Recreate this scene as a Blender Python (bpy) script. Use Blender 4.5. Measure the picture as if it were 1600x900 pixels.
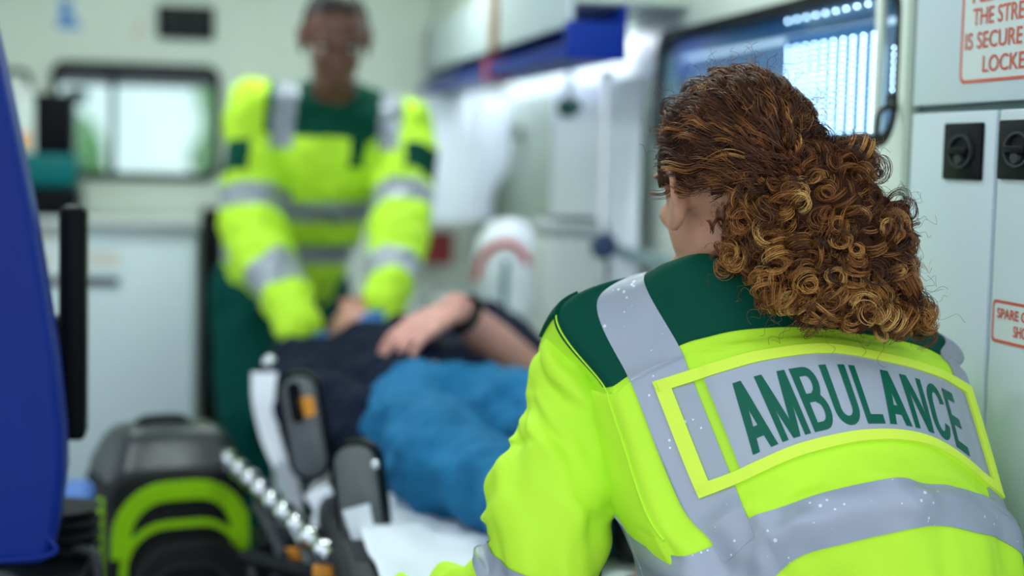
import bpy, bmesh, math, random
import numpy as np
from mathutils import Vector, Matrix, noise as mnoise

for o in list(bpy.data.objects): bpy.data.objects.remove(o)
scene = bpy.context.scene
C = scene.collection
R = math.radians
rng = np.random.default_rng(7)
random.seed(7)

# ------------------------------------------------------------------ camera
FPX = 2500.0
YAW = math.atan(500 / FPX); PITCH = math.atan(205 / FPX); ROLL = 0.025
CAM = Vector((0, 0, 1.15))
fwd = Vector((math.sin(YAW) * math.cos(PITCH), math.cos(YAW) * math.cos(PITCH), -math.sin(PITCH)))
rgt0 = fwd.cross(Vector((0, 0, 1))).normalized()
up0 = rgt0.cross(fwd).normalized()
UP = up0 * math.cos(ROLL) - rgt0 * math.sin(ROLL)
RGT = rgt0 * math.cos(ROLL) + up0 * math.sin(ROLL)
cd = bpy.data.cameras.new('camera'); cam = bpy.data.objects.new('camera', cd); C.objects.link(cam)
m = Matrix((RGT, UP, -fwd)).transposed().to_4x4(); m.translation = CAM
cam.matrix_world = m
cd.sensor_width = 36; cd.lens = 36 * FPX / 1600
cd.clip_start = 0.05; cd.clip_end = 300
cd.dof.use_dof = True; cd.dof.focus_distance = 1.74; cd.dof.aperture_fstop = 1.85; cd.dof.aperture_blades = 0
scene.camera = cam

# ------------------------------------------------------------------ sky, exposure
w = bpy.data.worlds.new('overcast_sky'); scene.world = w; w.use_nodes = True
nt = w.node_tree; bg = nt.nodes['Background']
tc = nt.nodes.new('ShaderNodeTexCoord'); sx = nt.nodes.new('ShaderNodeSeparateXYZ')
rp = nt.nodes.new('ShaderNodeValToRGB')
nt.links.new(tc.outputs['Generated'], sx.inputs[0]); nt.links.new(sx.outputs['Z'], rp.inputs[0])
rp.color_ramp.elements[0].position = 0.0; rp.color_ramp.elements[0].color = (0.86, 0.93, 0.97, 1)
rp.color_ramp.elements[1].position = 0.7; rp.color_ramp.elements[1].color = (0.66, 0.80, 1.0, 1)
nt.links.new(rp.outputs[0], bg.inputs[0]); bg.inputs[1].default_value = 1.3
vs = scene.view_settings
vs.view_transform = 'Standard'; vs.look = 'None'; vs.exposure = 0.38; vs.gamma = 1; vs.use_curve_mapping = False

# ------------------------------------------------------------------ helpers
def ray(px, py):
    return (fwd * FPX + RGT * (px - 800) - UP * (py - 450)) / FPX
def W(px, py, d): return CAM + ray(px, py) * d
def AY(px, py, Y):
    r = ray(px, py); return CAM + r * ((Y - CAM.y) / r.y)
def AX(px, py, X):
    r = ray(px, py); return CAM + r * ((X - CAM.x) / r.x)

def node_mat(name, col, rough=0.5, metal=0.0, noise=0.0, nscale=20, bump=0.0, bscale=60, spec=0.5, coat=0.0, alpha=1.0, emit=None, estr=0, trans=0.0, sheen=0.0, bdist=0.002):
    mt = bpy.data.materials.new(name); mt.use_nodes = True
    nt = mt.node_tree; b = nt.nodes['Principled BSDF']
    b.inputs['Base Color'].default_value = (*col, 1)
    b.inputs['Roughness'].default_value = rough; b.inputs['Metallic'].default_value = metal
    b.inputs['Specular IOR Level'].default_value = spec
    b.inputs['Coat Weight'].default_value = coat
    b.inputs['Alpha'].default_value = alpha
    b.inputs['Transmission Weight'].default_value = trans
    b.inputs['Sheen Weight'].default_value = sheen
    if emit: b.inputs['Emission Color'].default_value = (*emit, 1); b.inputs['Emission Strength'].default_value = estr
    tcn = nt.nodes.new('ShaderNodeTexCoord')
    if noise > 0:
        n = nt.nodes.new('ShaderNodeTexNoise'); n.inputs['Scale'].default_value = nscale; n.inputs['Detail'].default_value = 4
        nt.links.new(tcn.outputs['Object'], n.inputs['Vector'])
        mx = nt.nodes.new('ShaderNodeMix'); mx.data_type = 'RGBA'
        mx.inputs['A'].default_value = (*[c * (1 - noise) for c in col], 1)
        mx.inputs['B'].default_value = (*[min(1, c * (1 + noise)) for c in col], 1)
        nt.links.new(n.outputs['Fac'], mx.inputs['Factor']); nt.links.new(mx.outputs['Result'], b.inputs['Base Color'])
    if bump > 0:
        n2 = nt.nodes.new('ShaderNodeTexNoise'); n2.inputs['Scale'].default_value = bscale; n2.inputs['Detail'].default_value = 5
        nt.links.new(tcn.outputs['Object'], n2.inputs['Vector'])
        bp = nt.nodes.new('ShaderNodeBump'); bp.inputs['Strength'].default_value = bump; bp.inputs['Distance'].default_value = bdist
        nt.links.new(n2.outputs['Fac'], bp.inputs['Height']); nt.links.new(bp.outputs[0], b.inputs['Normal'])
    return mt

def mk(name, verts, faces, mat, parent=None, smooth=False):
    me = bpy.data.meshes.new(name)
    me.from_pydata([tuple(v) for v in verts], [], [tuple(f) for f in faces]); me.update()
    return link(name, me, mat, parent, smooth)
def link(name, me, mat, parent=None, smooth=False):
    if mat is not None and len(me.materials) == 0: me.materials.append(mat)
    if smooth: me.polygons.foreach_set('use_smooth', [True] * len(me.polygons))
    o = bpy.data.objects.new(name, me); C.objects.link(o); par(o, parent)
    return o
def par(o, parent):
    if parent is not None:
        o.parent = parent
        mw = Matrix.Translation(parent.location) if parent.type == 'EMPTY' else parent.get('_w', None)
        if parent.type == 'EMPTY': o.matrix_parent_inverse = Matrix.Translation(parent.location).inverted()
        else: o.matrix_parent_inverse = parent.matrix_basis.inverted()
def thing(name, label, cat, loc, group=None):
    o = bpy.data.objects.new(name, None); C.objects.link(o); o.location = loc; o.empty_display_size = 0.05
    return tag(o, label, cat, group)
def tag(o, label, cat=None, group=None, kind=None):
    o['label'] = label
    if cat: o['category'] = cat
    if group: o['group'] = group
    if kind: o['kind'] = kind
    return o
def struct(o, label, cat):
    return tag(o, label, cat, None, 'structure')

def bm_obj(name, bm, mat, parent=None, smooth=False, autosmooth=None):
    me = bpy.data.meshes.new(name); bmesh.ops.recalc_face_normals(bm, faces=bm.faces[:]); bm.to_mesh(me); bm.free()
    o = link(name, me, mat, parent, smooth or autosmooth is not None)
    if autosmooth is not None:
        me.set_sharp_from_angle(angle=R(autosmooth))
    return o
def box(name, lo, hi, mat, parent=None, bev=0.0, seg=3, M=None):
    bm = bmesh.new(); bmesh.ops.create_cube(bm, size=1)
    lo, hi = Vector(lo), Vector(hi)
    for v in bm.verts:
        v.co = Vector([lo[i] + (v.co[i] + 0.5) * (hi[i] - lo[i]) for i in range(3)])
    if bev > 0: bmesh.ops.bevel(bm, geom=bm.edges[:], offset=bev, segments=seg, profile=0.5, affect='EDGES')
    if M is not None: bm.transform(M)
    return bm_obj(name, bm, mat, parent, autosmooth=(40 if bev > 0 else None))
def rrect(w, h, r, n=6):
    pts = []
    for cx, cy, a0 in ((w/2-r, h/2-r, 0), (-w/2+r, h/2-r, 90), (-w/2+r, -h/2+r, 180), (w/2-r, -h/2+r, 270)):
        for k in range(n + 1):
            a = R(a0 + 90 * k / n); pts.append((cx + r*math.cos(a), cy + r*math.sin(a)))
    return pts
def prism(name, pts, t, M, mat, parent=None, bev=0.0, autosmooth=40):
    """2D outline (x,z local) extruded along local y from 0 to t, placed by M."""
    bm = bmesh.new()
    a = [bm.verts.new((x, 0, z)) for x, z in pts]; f = bm.faces.new(a)
    r = bmesh.ops.extrude_face_region(bm, geom=[f])
    for v in [g for g in r['geom'] if isinstance(g, bmesh.types.BMVert)]: v.co.y += t
    bmesh.ops.recalc_face_normals(bm, faces=bm.faces[:])
    if bev > 0:
        es = [e for e in bm.edges if e.calc_face_angle(0) > R(60)]
        bmesh.ops.bevel(bm, geom=es, offset=bev, segments=2, profile=0.5, affect='EDGES')
    bm.transform(M)
    return bm_obj(name, bm, mat, parent, autosmooth=autosmooth)
def ring_prism(name, outer, inner, t, M, mat, parent=None):
    n = len(outer); V = []; F = []
    for y in (0, t):
        V += [(x, y, z) for x, z in outer] + [(x, y, z) for x, z in inner]
    for i in range(n):
        j = (i + 1) % n
        F += [(i, j, n+j, n+i), (2*n+i, 3*n+i, 3*n+j, 2*n+j), (i, 2*n+i, 2*n+j, j), (n+i, n+j, 3*n+j, 3*n+i)]
    V = [M @ Vector(v) for v in V]
    bm = bmesh.new(); vv = [bm.verts.new(v) for v in V]
    for f in F: bm.faces.new([vv[k] for k in f])
    return bm_obj(name, bm, mat, parent, autosmooth=40)
def smooth_path(pts, n):
    P = np.array([list(p) for p in pts], float); k = len(P)
    t = np.linspace(0, k - 1, n); i = np.minimum(t.astype(int), k - 2); f = (t - i)[:, None]
    g = lambda j: P[np.clip(j, 0, k - 1)]
    p0, p1, p2, p3 = g(i - 1), g(i), g(i + 1), g(i + 2)
    p0 = np.where((i == 0)[:, None], 2*p1 - p2, p0); p3 = np.where((i + 2 > k - 1)[:, None], 2*p2 - p1, p3)
    return 0.5 * (2*p1 + (p2 - p0)*f + (2*p0 - 5*p1 + 4*p2 - p3)*f*f + (3*p1 - p0 - 3*p2 + p3)*f**3)
def frames(P):
    T = np.gradient(P, axis=0); T /= np.linalg.norm(T, axis=1)[:, None] + 1e-9
    N = np.zeros_like(P); a = np.array([0, 0, 1.0]) if abs(T[0, 2]) < 0.9 else np.array([1.0, 0, 0])
    n = a - T[0]*a.dot(T[0]); n /= np.linalg.norm(n)
    for k in range(len(P)):
        n = n - T[k]*n.dot(T[k]); n /= np.linalg.norm(n) + 1e-9; N[k] = n
    return T, N, np.cross(T, N)
def tube(name, pts, rad, mat, parent=None, n=None, sides=12, cap=True, smooth_it=True, flat=1.0):
    P = smooth_path(pts, n) if n else np.array([list(p) for p in pts], float)
    rad = np.array(rad, float) if np.ndim(rad) else np.full(len(P), float(rad))
    if len(rad) != len(P): rad = np.interp(np.linspace(0, 1, len(P)), np.linspace(0, 1, len(rad)), rad)
    T, N, B = frames(P); V = []; F = []
    for k in range(len(P)):
        for s in range(sides):
            a = 2*math.pi*s/sides
            V.append(P[k] + (N[k]*math.cos(a) + B[k]*math.sin(a)*flat)*rad[k])
    for k in range(len(P) - 1):
        for s in range(sides):
            q = (s + 1) % sides
            F.append((k*sides+s, k*sides+q, (k+1)*sides+q, (k+1)*sides+s))
    if cap: F.append(tuple(reversed(range(sides)))); F.append(tuple((len(P)-1)*sides+s for s in range(sides)))
    o = mk(name, V, F, mat, parent, True); o.data.set_sharp_from_angle(angle=R(50)); return o
def lathe(name, prof, M, mat, parent=None, n=20):
    V = []; F = []; k = len(prof)
    for i in range(n):
        a = 2*math.pi*i/n
        for r, z in prof: V.append(M @ Vector((r*math.cos(a), r*math.sin(a), z)))
    for i in range(n):
        j = (i+1) % n
        for q in range(k-1): F.append((i*k+q, j*k+q, j*k+q+1, i*k+q+1))
    bm = bmesh.new(); vv = [bm.verts.new(v) for v in V]
    for f in F: bm.faces.new([vv[q] for q in f])
    bmesh.ops.remove_doubles(bm, verts=bm.verts[:], dist=1e-6)
    return bm_obj(name, bm, mat, parent, autosmooth=40)

# ---- union of capsules / ellipsoids -> one continuous surface
def blob_mesh(prims, voxel=0.008, smooth_n=6):
    bm = bmesh.new()
    for p in prims:
        if p[0] == 'cap':
            _, a, b, r0, r1 = p; a, b = Vector(a), Vector(b); L = (b - a).length
            n = max(2, int(L / (0.35*min(r0, r1))) + 1)
            # tapered body with sphere ends
            q = (b - a).normalized().to_track_quat('Z', 'Y').to_matrix().to_4x4()
            us, vs_ = (16, 10) if max(r0, r1) > .022 else (8, 6)
            bmesh.ops.create_uvsphere(bm, u_segments=us, v_segments=vs_, radius=r0, matrix=Matrix.Translation(a) @ q)
            bmesh.ops.create_uvsphere(bm, u_segments=us, v_segments=vs_, radius=r1, matrix=Matrix.Translation(b) @ q)
            bmesh.ops.create_cone(bm, cap_ends=True, segments=us, radius1=r0, radius2=r1, depth=L, matrix=Matrix.Translation((a+b)/2) @ q)
        else:
            _, c, rad, rot = p
            us, vs_ = (24, 16) if max(rad) > .04 else (10, 8)
            bmesh.ops.create_uvsphere(bm, u_segments=us, v_segments=vs_, radius=1, matrix=Matrix.Translation(Vector(c)) @ rot.to_4x4() @ Matrix.Diagonal((*rad, 1)))
    me = bpy.data.meshes.new('tmp'); bm.to_mesh(me); bm.free()
    o = bpy.data.objects.new('tmp', me); C.objects.link(o)
    md = o.modifiers.new('r', 'REMESH'); md.mode = 'VOXEL'; md.voxel_size = voxel
    if smooth_n: s = o.modifiers.new('s', 'SMOOTH'); s.iterations = smooth_n; s.factor = 0.5
    dg = bpy.context.evaluated_depsgraph_get(); dg.update()
    out = bpy.data.meshes.new_from_object(o.evaluated_get(dg))
    bpy.data.objects.remove(o); bpy.data.meshes.remove(me)
    out.materials.clear()
    return out
I3 = Matrix.Identity(3)
def mesh_np(me):
    v = np.zeros(len(me.vertices)*3); me.vertices.foreach_get('co', v); return v.reshape(-1, 3)
def norm_np(me):
    v = np.zeros(len(me.vertices)*3); me.vertices.foreach_get('normal', v); return v.reshape(-1, 3)
def wrinkle(me, amp, scale, seed=0, stretch=(1, 1, 1)):
    v = mesh_np(me); n = norm_np(me)
    d = np.array([mnoise.fractal((p*np.array(stretch)*scale + seed).tolist(), 0.9, 2.0, 3) for p in v])
    v += n * (d*amp)[:, None]
    me.vertices.foreach_set('co', v.ravel()); me.update()
def split_mesh(me, cls, names_mats, parent, base):
    """cls: class per polygon; one object for each class (first is the base)."""
    v = mesh_np(me); polys = [tuple(p.vertices) for p in me.polygons]; cls = np.asarray(cls); objs = []
    for k, (nm, mt) in enumerate(names_mats):
        idx = np.nonzero(cls == k)[0]
        if len(idx) == 0: objs.append(None); continue
        used = sorted({q for i in idx for q in polys[i]}); mp = {q: j for j, q in enumerate(used)}
        o = mk(nm, v[used], [[mp[q] for q in polys[i]] for i in idx], mt, parent if k == 0 else (objs[0] if base else parent), True)
        objs.append(o)
    return objs
def pcent(me):
    v = np.zeros(len(me.polygons)*3); me.polygons.foreach_get('center', v); return v.reshape(-1, 3)
def text_mesh(s, size=1.0, bold=0.0, align='LEFT'):
    cu = bpy.data.curves.new('t', 'FONT'); cu.body = s; cu.size = size; cu.offset = bold; cu.align_x = align; cu.resolution_u = 4
    o = bpy.data.objects.new('t', cu); C.objects.link(o)
    dg = bpy.context.evaluated_depsgraph_get(); dg.update()
    me = bpy.data.meshes.new_from_object(o.evaluated_get(dg))
    bpy.data.objects.remove(o); bpy.data.curves.remove(cu); me.materials.clear()
    return me
# ------------------------------------------------------------------ materials
M_wall = node_mat('cream_moulded_panel', (0.70, 0.77, 0.69), 0.35, noise=0.03, nscale=3, bump=0.05, bscale=80)
M_white = node_mat('white_laminate', (0.66, 0.76, 0.81), 0.3, noise=0.03, nscale=4, bump=0.04, bscale=120)
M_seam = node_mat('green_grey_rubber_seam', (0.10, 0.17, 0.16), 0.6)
M_black = node_mat('black_plastic', (0.004, 0.005, 0.007), 0.4, spec=.08, bump=0.1, bscale=200)
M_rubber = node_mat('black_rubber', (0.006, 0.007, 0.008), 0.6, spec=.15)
M_dgrey = node_mat('dark_grey_plastic', (0.032, 0.035, 0.04), 0.4, spec=.25)
M_grey = node_mat('grey_plastic', (0.42, 0.47, 0.47), 0.45, noise=0.04)
M_lgrey = node_mat('light_grey_plastic', (0.60, 0.64, 0.63), 0.4, noise=0.03)
M_greygreen = node_mat('grey_green_plastic', (0.40, 0.48, 0.40), 0.45, noise=0.04)
M_chrome = node_mat('polished_steel', (0.82, 0.84, 0.87), 0.12, metal=1.0)
M_alu = node_mat('brushed_aluminium', (0.6, 0.62, 0.63), 0.3, metal=1.0)
M_blueplastic = node_mat('blue_plastic', (0.003, 0.03, 0.30), 0.4, spec=.2)
M_floor = node_mat('grey_vinyl_floor', (0.16, 0.18, 0.2), 0.5, noise=0.2, nscale=60, bump=0.1)
M_tarmac = node_mat('pale_concrete', (0.42, 0.43, 0.42), 0.9, noise=0.3, nscale=90, bump=0.4)
M_teal = node_mat('teal_plastic', (0.0, 0.13, 0.14), 0.4, spec=.2)
M_red = node_mat('dark_red_plastic', (0.22, 0.014, 0.012), 0.45)
M_pink = node_mat('pink_red_plastic', (0.42, 0.05, 0.10), 0.4)
M_tan = node_mat('tan_laminate', (0.48, 0.30, 0.17), 0.45, noise=0.1)
M_signred = node_mat('red_print', (0.66, 0.10, 0.05), 0.5)
M_orange = node_mat('orange_sticker', (0.85, 0.33, 0.02), 0.5)
M_bluesign = node_mat('blue_print', (0.01, 0.20, 0.62), 0.4)
M_green = node_mat('dark_green_plastic', (0.004, 0.07, 0.05), 0.4)
M_signwhite = node_mat('white_sticker', (0.70, 0.78, 0.74), 0.4)
def glass_mat(name, tint, alpha_mix):
    mt = bpy.data.materials.new(name); mt.use_nodes = True; nt = mt.node_tree
    nt.nodes.remove(nt.nodes['Principled BSDF']); out = nt.nodes['Material Output']
    t = nt.nodes.new('ShaderNodeBsdfTransparent'); t.inputs[0].default_value = (*tint, 1)
    g = nt.nodes.new('ShaderNodeBsdfGlossy'); g.inputs['Roughness'].default_value = 0.03
    lw = nt.nodes.new('ShaderNodeLayerWeight'); pw = nt.nodes.new('ShaderNodeMath'); pw.operation = 'POWER'; pw.inputs[1].default_value = 5
    fr = nt.nodes.new('ShaderNodeMath'); fr.operation = 'MULTIPLY_ADD'; fr.inputs[1].default_value = .8; fr.inputs[2].default_value = alpha_mix
    nt.links.new(lw.outputs['Facing'], pw.inputs[0]); nt.links.new(pw.outputs[0], fr.inputs[0])
    mx = nt.nodes.new('ShaderNodeMixShader')
    nt.links.new(fr.outputs[0], mx.inputs[0]); nt.links.new(t.outputs[0], mx.inputs[1]); nt.links.new(g.outputs[0], mx.inputs[2])
    nt.links.new(mx.outputs[0], out.inputs[0]); return mt
M_glass = glass_mat('tinted_glass', (0.74, 0.84, 0.82), .03)
M_glassblue = glass_mat('blue_tinted_glass', (0.72, 0.86, 0.95), .04)
M_clear = glass_mat('clear_vinyl', (0.97, 0.98, 0.97), .012)

def FR(X, Y, Z): return Matrix(((1, 0, 0, X), (0, -1, 0, Y), (0, 0, 1, Z), (0, 0, 0, 1)))
def RW(X, Y, Z): return Matrix(((0, -1, 0, X), (-1, 0, 0, Y), (0, 0, 1, Z), (0, 0, 0, 1)))
def text_on(name, s, M, width, height, mat, parent, bold=0.0, lift=0.0008):
    me = text_mesh(s, 1.0, bold); v = mesh_np(me); lo, hi = v.min(0), v.max(0)
    v[:, 0] = (v[:, 0] - lo[0]) / (hi[0] - lo[0]) * width; v[:, 1] = (v[:, 1] - lo[1]) / (hi[1] - lo[1]) * height
    out = [M @ Vector((p[0], lift, p[1])) for p in v]
    me.vertices.foreach_set('co', np.array([list(q) for q in out]).ravel()); me.update()
    return link(name, me, mat, parent)

# ------------------------------------------------------------------ room shell
YF, XR, XL, YB, ZC = 5.3, 1.0, -1.05, 1.25, 1.95
struct(box('floor', (XL, YB, -0.06), (XR, YF, 0), M_floor), 'speckled grey vinyl floor of the ambulance', 'floor')
struct(box('ceiling', (XL, YB, ZC), (XR + .06, YF + .06, ZC + .06), M_wall), 'cream moulded ceiling of the ambulance', 'ceiling')
struct(box('ground', (-30, -20, -0.64), (40, 60, -0.6), M_tarmac), 'pale concrete ground outside the vehicle', 'ground')
# front bulkhead with a window opening
a, b = AY(80, 94, YF), AY(343, 283, YF)
wx0, wx1, wz0, wz1 = a.x + .012, b.x - .012, b.z + .012, a.z - .012
bmw = bmesh.new()
def addbox(bm, lo, hi):
    lo, hi = Vector(lo), Vector(hi); r = bmesh.ops.create_cube(bm, size=1)
    for v in r['verts']: v.co = Vector([lo[i] + (v.co[i]+.5)*(hi[i]-lo[i]) for i in range(3)])
for lo, hi in (((XL, YF, 0), (wx0, YF+.06, ZC)), ((wx1, YF, 0), (XR+.06, YF+.06, ZC)), ((wx0, YF, 0), (wx1, YF+.06, wz0)), ((wx0, YF, wz1), (wx1, YF+.06, ZC))):
    addbox(bmw, lo, hi)
struct(bm_obj('wall_front', bmw, M_wall), 'cream bulkhead wall around the black-framed sliding window', 'wall')
cx, cz, ww, hh = (wx0+wx1)/2, (wz0+wz1)/2, wx1-wx0+.024, wz1-wz0+.024
win1 = thing('window_1', 'sliding window with rounded black rubber frame in the cream bulkhead', 'window', (cx, YF, cz)); win1['kind'] = 'structure'
ring_prism('window_frame', rrect(ww, hh, .045), rrect(ww-.046, hh-.046, .035), .03, FR(cx, YF+.012, cz), M_rubber, win1)
xd = AY(176, 180, YF).x
box('divider', (xd-.009, YF-.004, wz0), (xd+.009, YF+.02, wz1), M_rubber, win1)
box('pane', (wx0, YF+.016, wz0), (xd, YF+.02, wz1), M_glass, win1)
box('pane', (xd, YF+.006, wz0), (wx1, YF+.010, wz1), M_glass, win1)
# cab beyond the bulkhead window
box_lo = AY(0, 128, 6.1).z
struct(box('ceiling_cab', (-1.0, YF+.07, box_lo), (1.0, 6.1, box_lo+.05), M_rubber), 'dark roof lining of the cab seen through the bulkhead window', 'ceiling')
pv = thing('sun_visor', 'dark folded sun visor behind the bulkhead window', 'visor', (-.35, 6.0, box_lo-.03))
p0, p1 = AY(118, 90, 6.0), AY(236, 128, 6.0)
prism('visor_panel', rrect(p1.x-p0.x, .14, .03), .02, FR((p0.x+p1.x)/2, 6.0, p1.z+.07), M_rubber, pv, bev=.004)
tube('hinge_rod', [(p0.x, 6.0, box_lo), (p0.x, 6.0, p1.z+.05)], .006, M_dgrey, pv)
hr = thing('cab_seat', 'pale cab seat headrest seen through the bulkhead window', 'seat', (AY(118, 200, 6.0).x, 6.0, 0))
hc = AY(120, 150, 6.0)
prism('headrest', rrect(.085, .055, .02), .08, FR(hc.x, hc.y, hc.z), M_lgrey, hr, bev=.012)
tube('headrest_post', [(hc.x, hc.y-.04, hc.z), (hc.x, hc.y-.04, .75)], .006, M_chrome, hr)
prism('backrest', rrect(.44, .62, .1), .12, FR(hc.x, hc.y, .45), M_dgrey, hr, bev=.03)
box('seat_base', (hc.x-.22, hc.y-.1, 0), (hc.x+.22, hc.y+.35, .2), M_dgrey, hr, bev=.03)
struct(box('floor_cab', (-1.05, YF+.06, -.06), (1.0, 7.2, 0), M_floor), 'dark floor of the cab beyond the bulkhead', 'floor')
# right wall with a window opening
wa, wb = AX(1031, 62, XR), AX(1384, 216, XR)
ry1, ry0, rz1, rz0 = wa.y, AX(1404, 100, XR).y, wa.z, wb.z
bmw = bmesh.new()
for lo, hi in (((XR, YB, 0), (XR+.06, ry0, ZC)), ((XR, ry1, 0), (XR+.06, YF, ZC)), ((XR, ry0, 0), (XR+.06, ry1, rz0)), ((XR, ry0, rz1), (XR+.06, ry1, ZC))):
    addbox(bmw, lo, hi)
struct(bm_obj('wall_right', bmw, M_wall), 'cream side wall around the blue tinted window', 'wall')
yc, zc, wy, wz = (ry0+ry1)/2, (rz0+rz1)/2, ry1-ry0, rz1-rz0
win2 = thing('window_2', 'wide blue tinted side window with black frame behind the curly hair', 'window', (XR, yc, zc)); win2['kind'] = 'structure'
ring_prism('window_frame', rrect(wy+.03, wz+.03, .06), rrect(wy-.012, wz-.012, .045), .012, RW(XR+.008, yc, zc), M_rubber, win2)
box('pane', (XR+.012, ry0, rz0), (XR+.016, ry1, rz1), M_glassblue, win2)
yp = AX(1372, 100, XR).y
box('window_post', (XR-.004, yp-.012, rz0), (XR+.01, yp+.012, rz1), M_wall, win2, bev=.006)
# moulded surround of the window
sur = ring_prism('trim_1', rrect(wy+.20, wz+.16, .11), rrect(wy+.028, wz+.028, .059), .005, RW(XR, yc, zc+.0), M_wall)
struct(sur, 'pale moulded surround of the side window', 'trim')
# left wall with the open side door
bmw = bmesh.new()
for lo, hi in (((XL-.06, YB, 0), (XL, 2.3, ZC)), ((XL-.06, 3.9, 0), (XL, YF+.06, ZC)), ((XL-.06, 2.3, 1.85), (XL, 3.9, ZC))):
    addbox(bmw, lo, hi)
struct(bm_obj('wall_left', bmw, M_wall), 'cream side wall with the open side doorway', 'wall')
# unseen ceiling lamps added to light the interior
M_fill = node_mat('lit_diffuser', (0.9, 0.95, 0.9), 0.4, emit=(0.88, 1.0, 0.97), estr=20.0)
for x, y, wh in ((-.35, 2.5, 'attendant seat'), (-.35, 4.2, 'bulkhead worktop'), (.45, 2.5, 'foot of the stretcher'), (.45, 4.2, 'stretcher pillow')):
    t = thing('ceiling_lamp', 'flush square ceiling lamp with glowing diffuser above the ' + wh, 'lamp', (x, y, ZC), 'ceiling lamps of the ambulance')
    box('lamp_housing', (x-.16, y-.16, ZC-.02), (x+.16, y+.16, ZC-.001), M_white, t, bev=.006)
    box('diffuser', (x-.14, y-.14, ZC-.028), (x+.14, y+.14, ZC-.021), M_fill, t)

# ---- venetian blind behind the side window
M_slat = node_mat('blue_grey_slat', (0.20, 0.33, 0.48), 0.35)
bl = thing('venetian_blind', 'blue-grey slatted blind lowered behind the side window', 'blind', (XR+.045, yc, rz1))
box('head_rail', (XR+.022, ry0+.01, rz1-.035), (XR+.058, ry1-.01, rz1-.004), M_slat, bl, bev=.003)
bm = bmesh.new(); ns = 22; sp = (wz-.05)/ns
addbox(bm, (-.0008, -(wy-.03)/2, -sp*.46), (.0008, (wy-.03)/2, sp*.46))
bm.transform(Matrix.Rotation(R(24), 4, 'Y')); sme = bpy.data.meshes.new('slat'); bm.to_mesh(sme); bm.free(); sme.materials.append(M_slat)
for k in range(ns):
    o = bpy.data.objects.new('slat', sme); C.objects.link(o); o.location = (XR+.04, yc, rz1-.05-sp*(k+.3)); par(o, bl)
# ---- glowing dots standing in for bright spots in the glass
M_standin_dot = node_mat('lit_led', (1, 1, 1), 0.3, emit=(0.85, 0.93, 1.0), estr=15.0)
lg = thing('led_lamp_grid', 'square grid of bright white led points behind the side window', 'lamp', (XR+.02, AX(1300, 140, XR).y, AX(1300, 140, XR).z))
bm = bmesh.new(); bmesh.ops.create_icosphere(bm, subdivisions=1, radius=.0021); lme = bpy.data.meshes.new('led'); bm.to_mesh(lme); bm.free(); lme.materials.append(M_standin_dot)
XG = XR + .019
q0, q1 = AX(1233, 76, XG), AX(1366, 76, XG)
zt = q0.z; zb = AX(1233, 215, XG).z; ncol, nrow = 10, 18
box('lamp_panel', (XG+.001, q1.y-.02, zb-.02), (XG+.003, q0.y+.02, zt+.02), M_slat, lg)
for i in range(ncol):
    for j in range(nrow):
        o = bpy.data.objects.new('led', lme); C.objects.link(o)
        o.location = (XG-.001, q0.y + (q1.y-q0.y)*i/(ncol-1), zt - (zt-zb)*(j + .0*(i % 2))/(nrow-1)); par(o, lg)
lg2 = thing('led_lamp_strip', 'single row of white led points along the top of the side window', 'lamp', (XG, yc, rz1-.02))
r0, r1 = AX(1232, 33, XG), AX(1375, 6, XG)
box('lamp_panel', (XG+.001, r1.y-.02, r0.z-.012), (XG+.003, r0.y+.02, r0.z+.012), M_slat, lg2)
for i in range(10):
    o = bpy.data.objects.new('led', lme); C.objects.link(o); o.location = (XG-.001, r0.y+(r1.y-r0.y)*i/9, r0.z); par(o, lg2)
# second, narrow column of glowing stand-in dots beside the window post
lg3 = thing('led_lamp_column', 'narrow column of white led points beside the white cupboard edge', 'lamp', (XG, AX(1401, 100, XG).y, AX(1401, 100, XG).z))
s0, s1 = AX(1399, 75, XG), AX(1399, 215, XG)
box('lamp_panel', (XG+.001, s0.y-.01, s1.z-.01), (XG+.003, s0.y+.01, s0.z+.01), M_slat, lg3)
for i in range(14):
    o = bpy.data.objects.new('led', lme); C.objects.link(o); o.location = (XG-.001, s0.y, s0.z+(s1.z-s0.z)*i/13); par(o, lg3)

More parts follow.
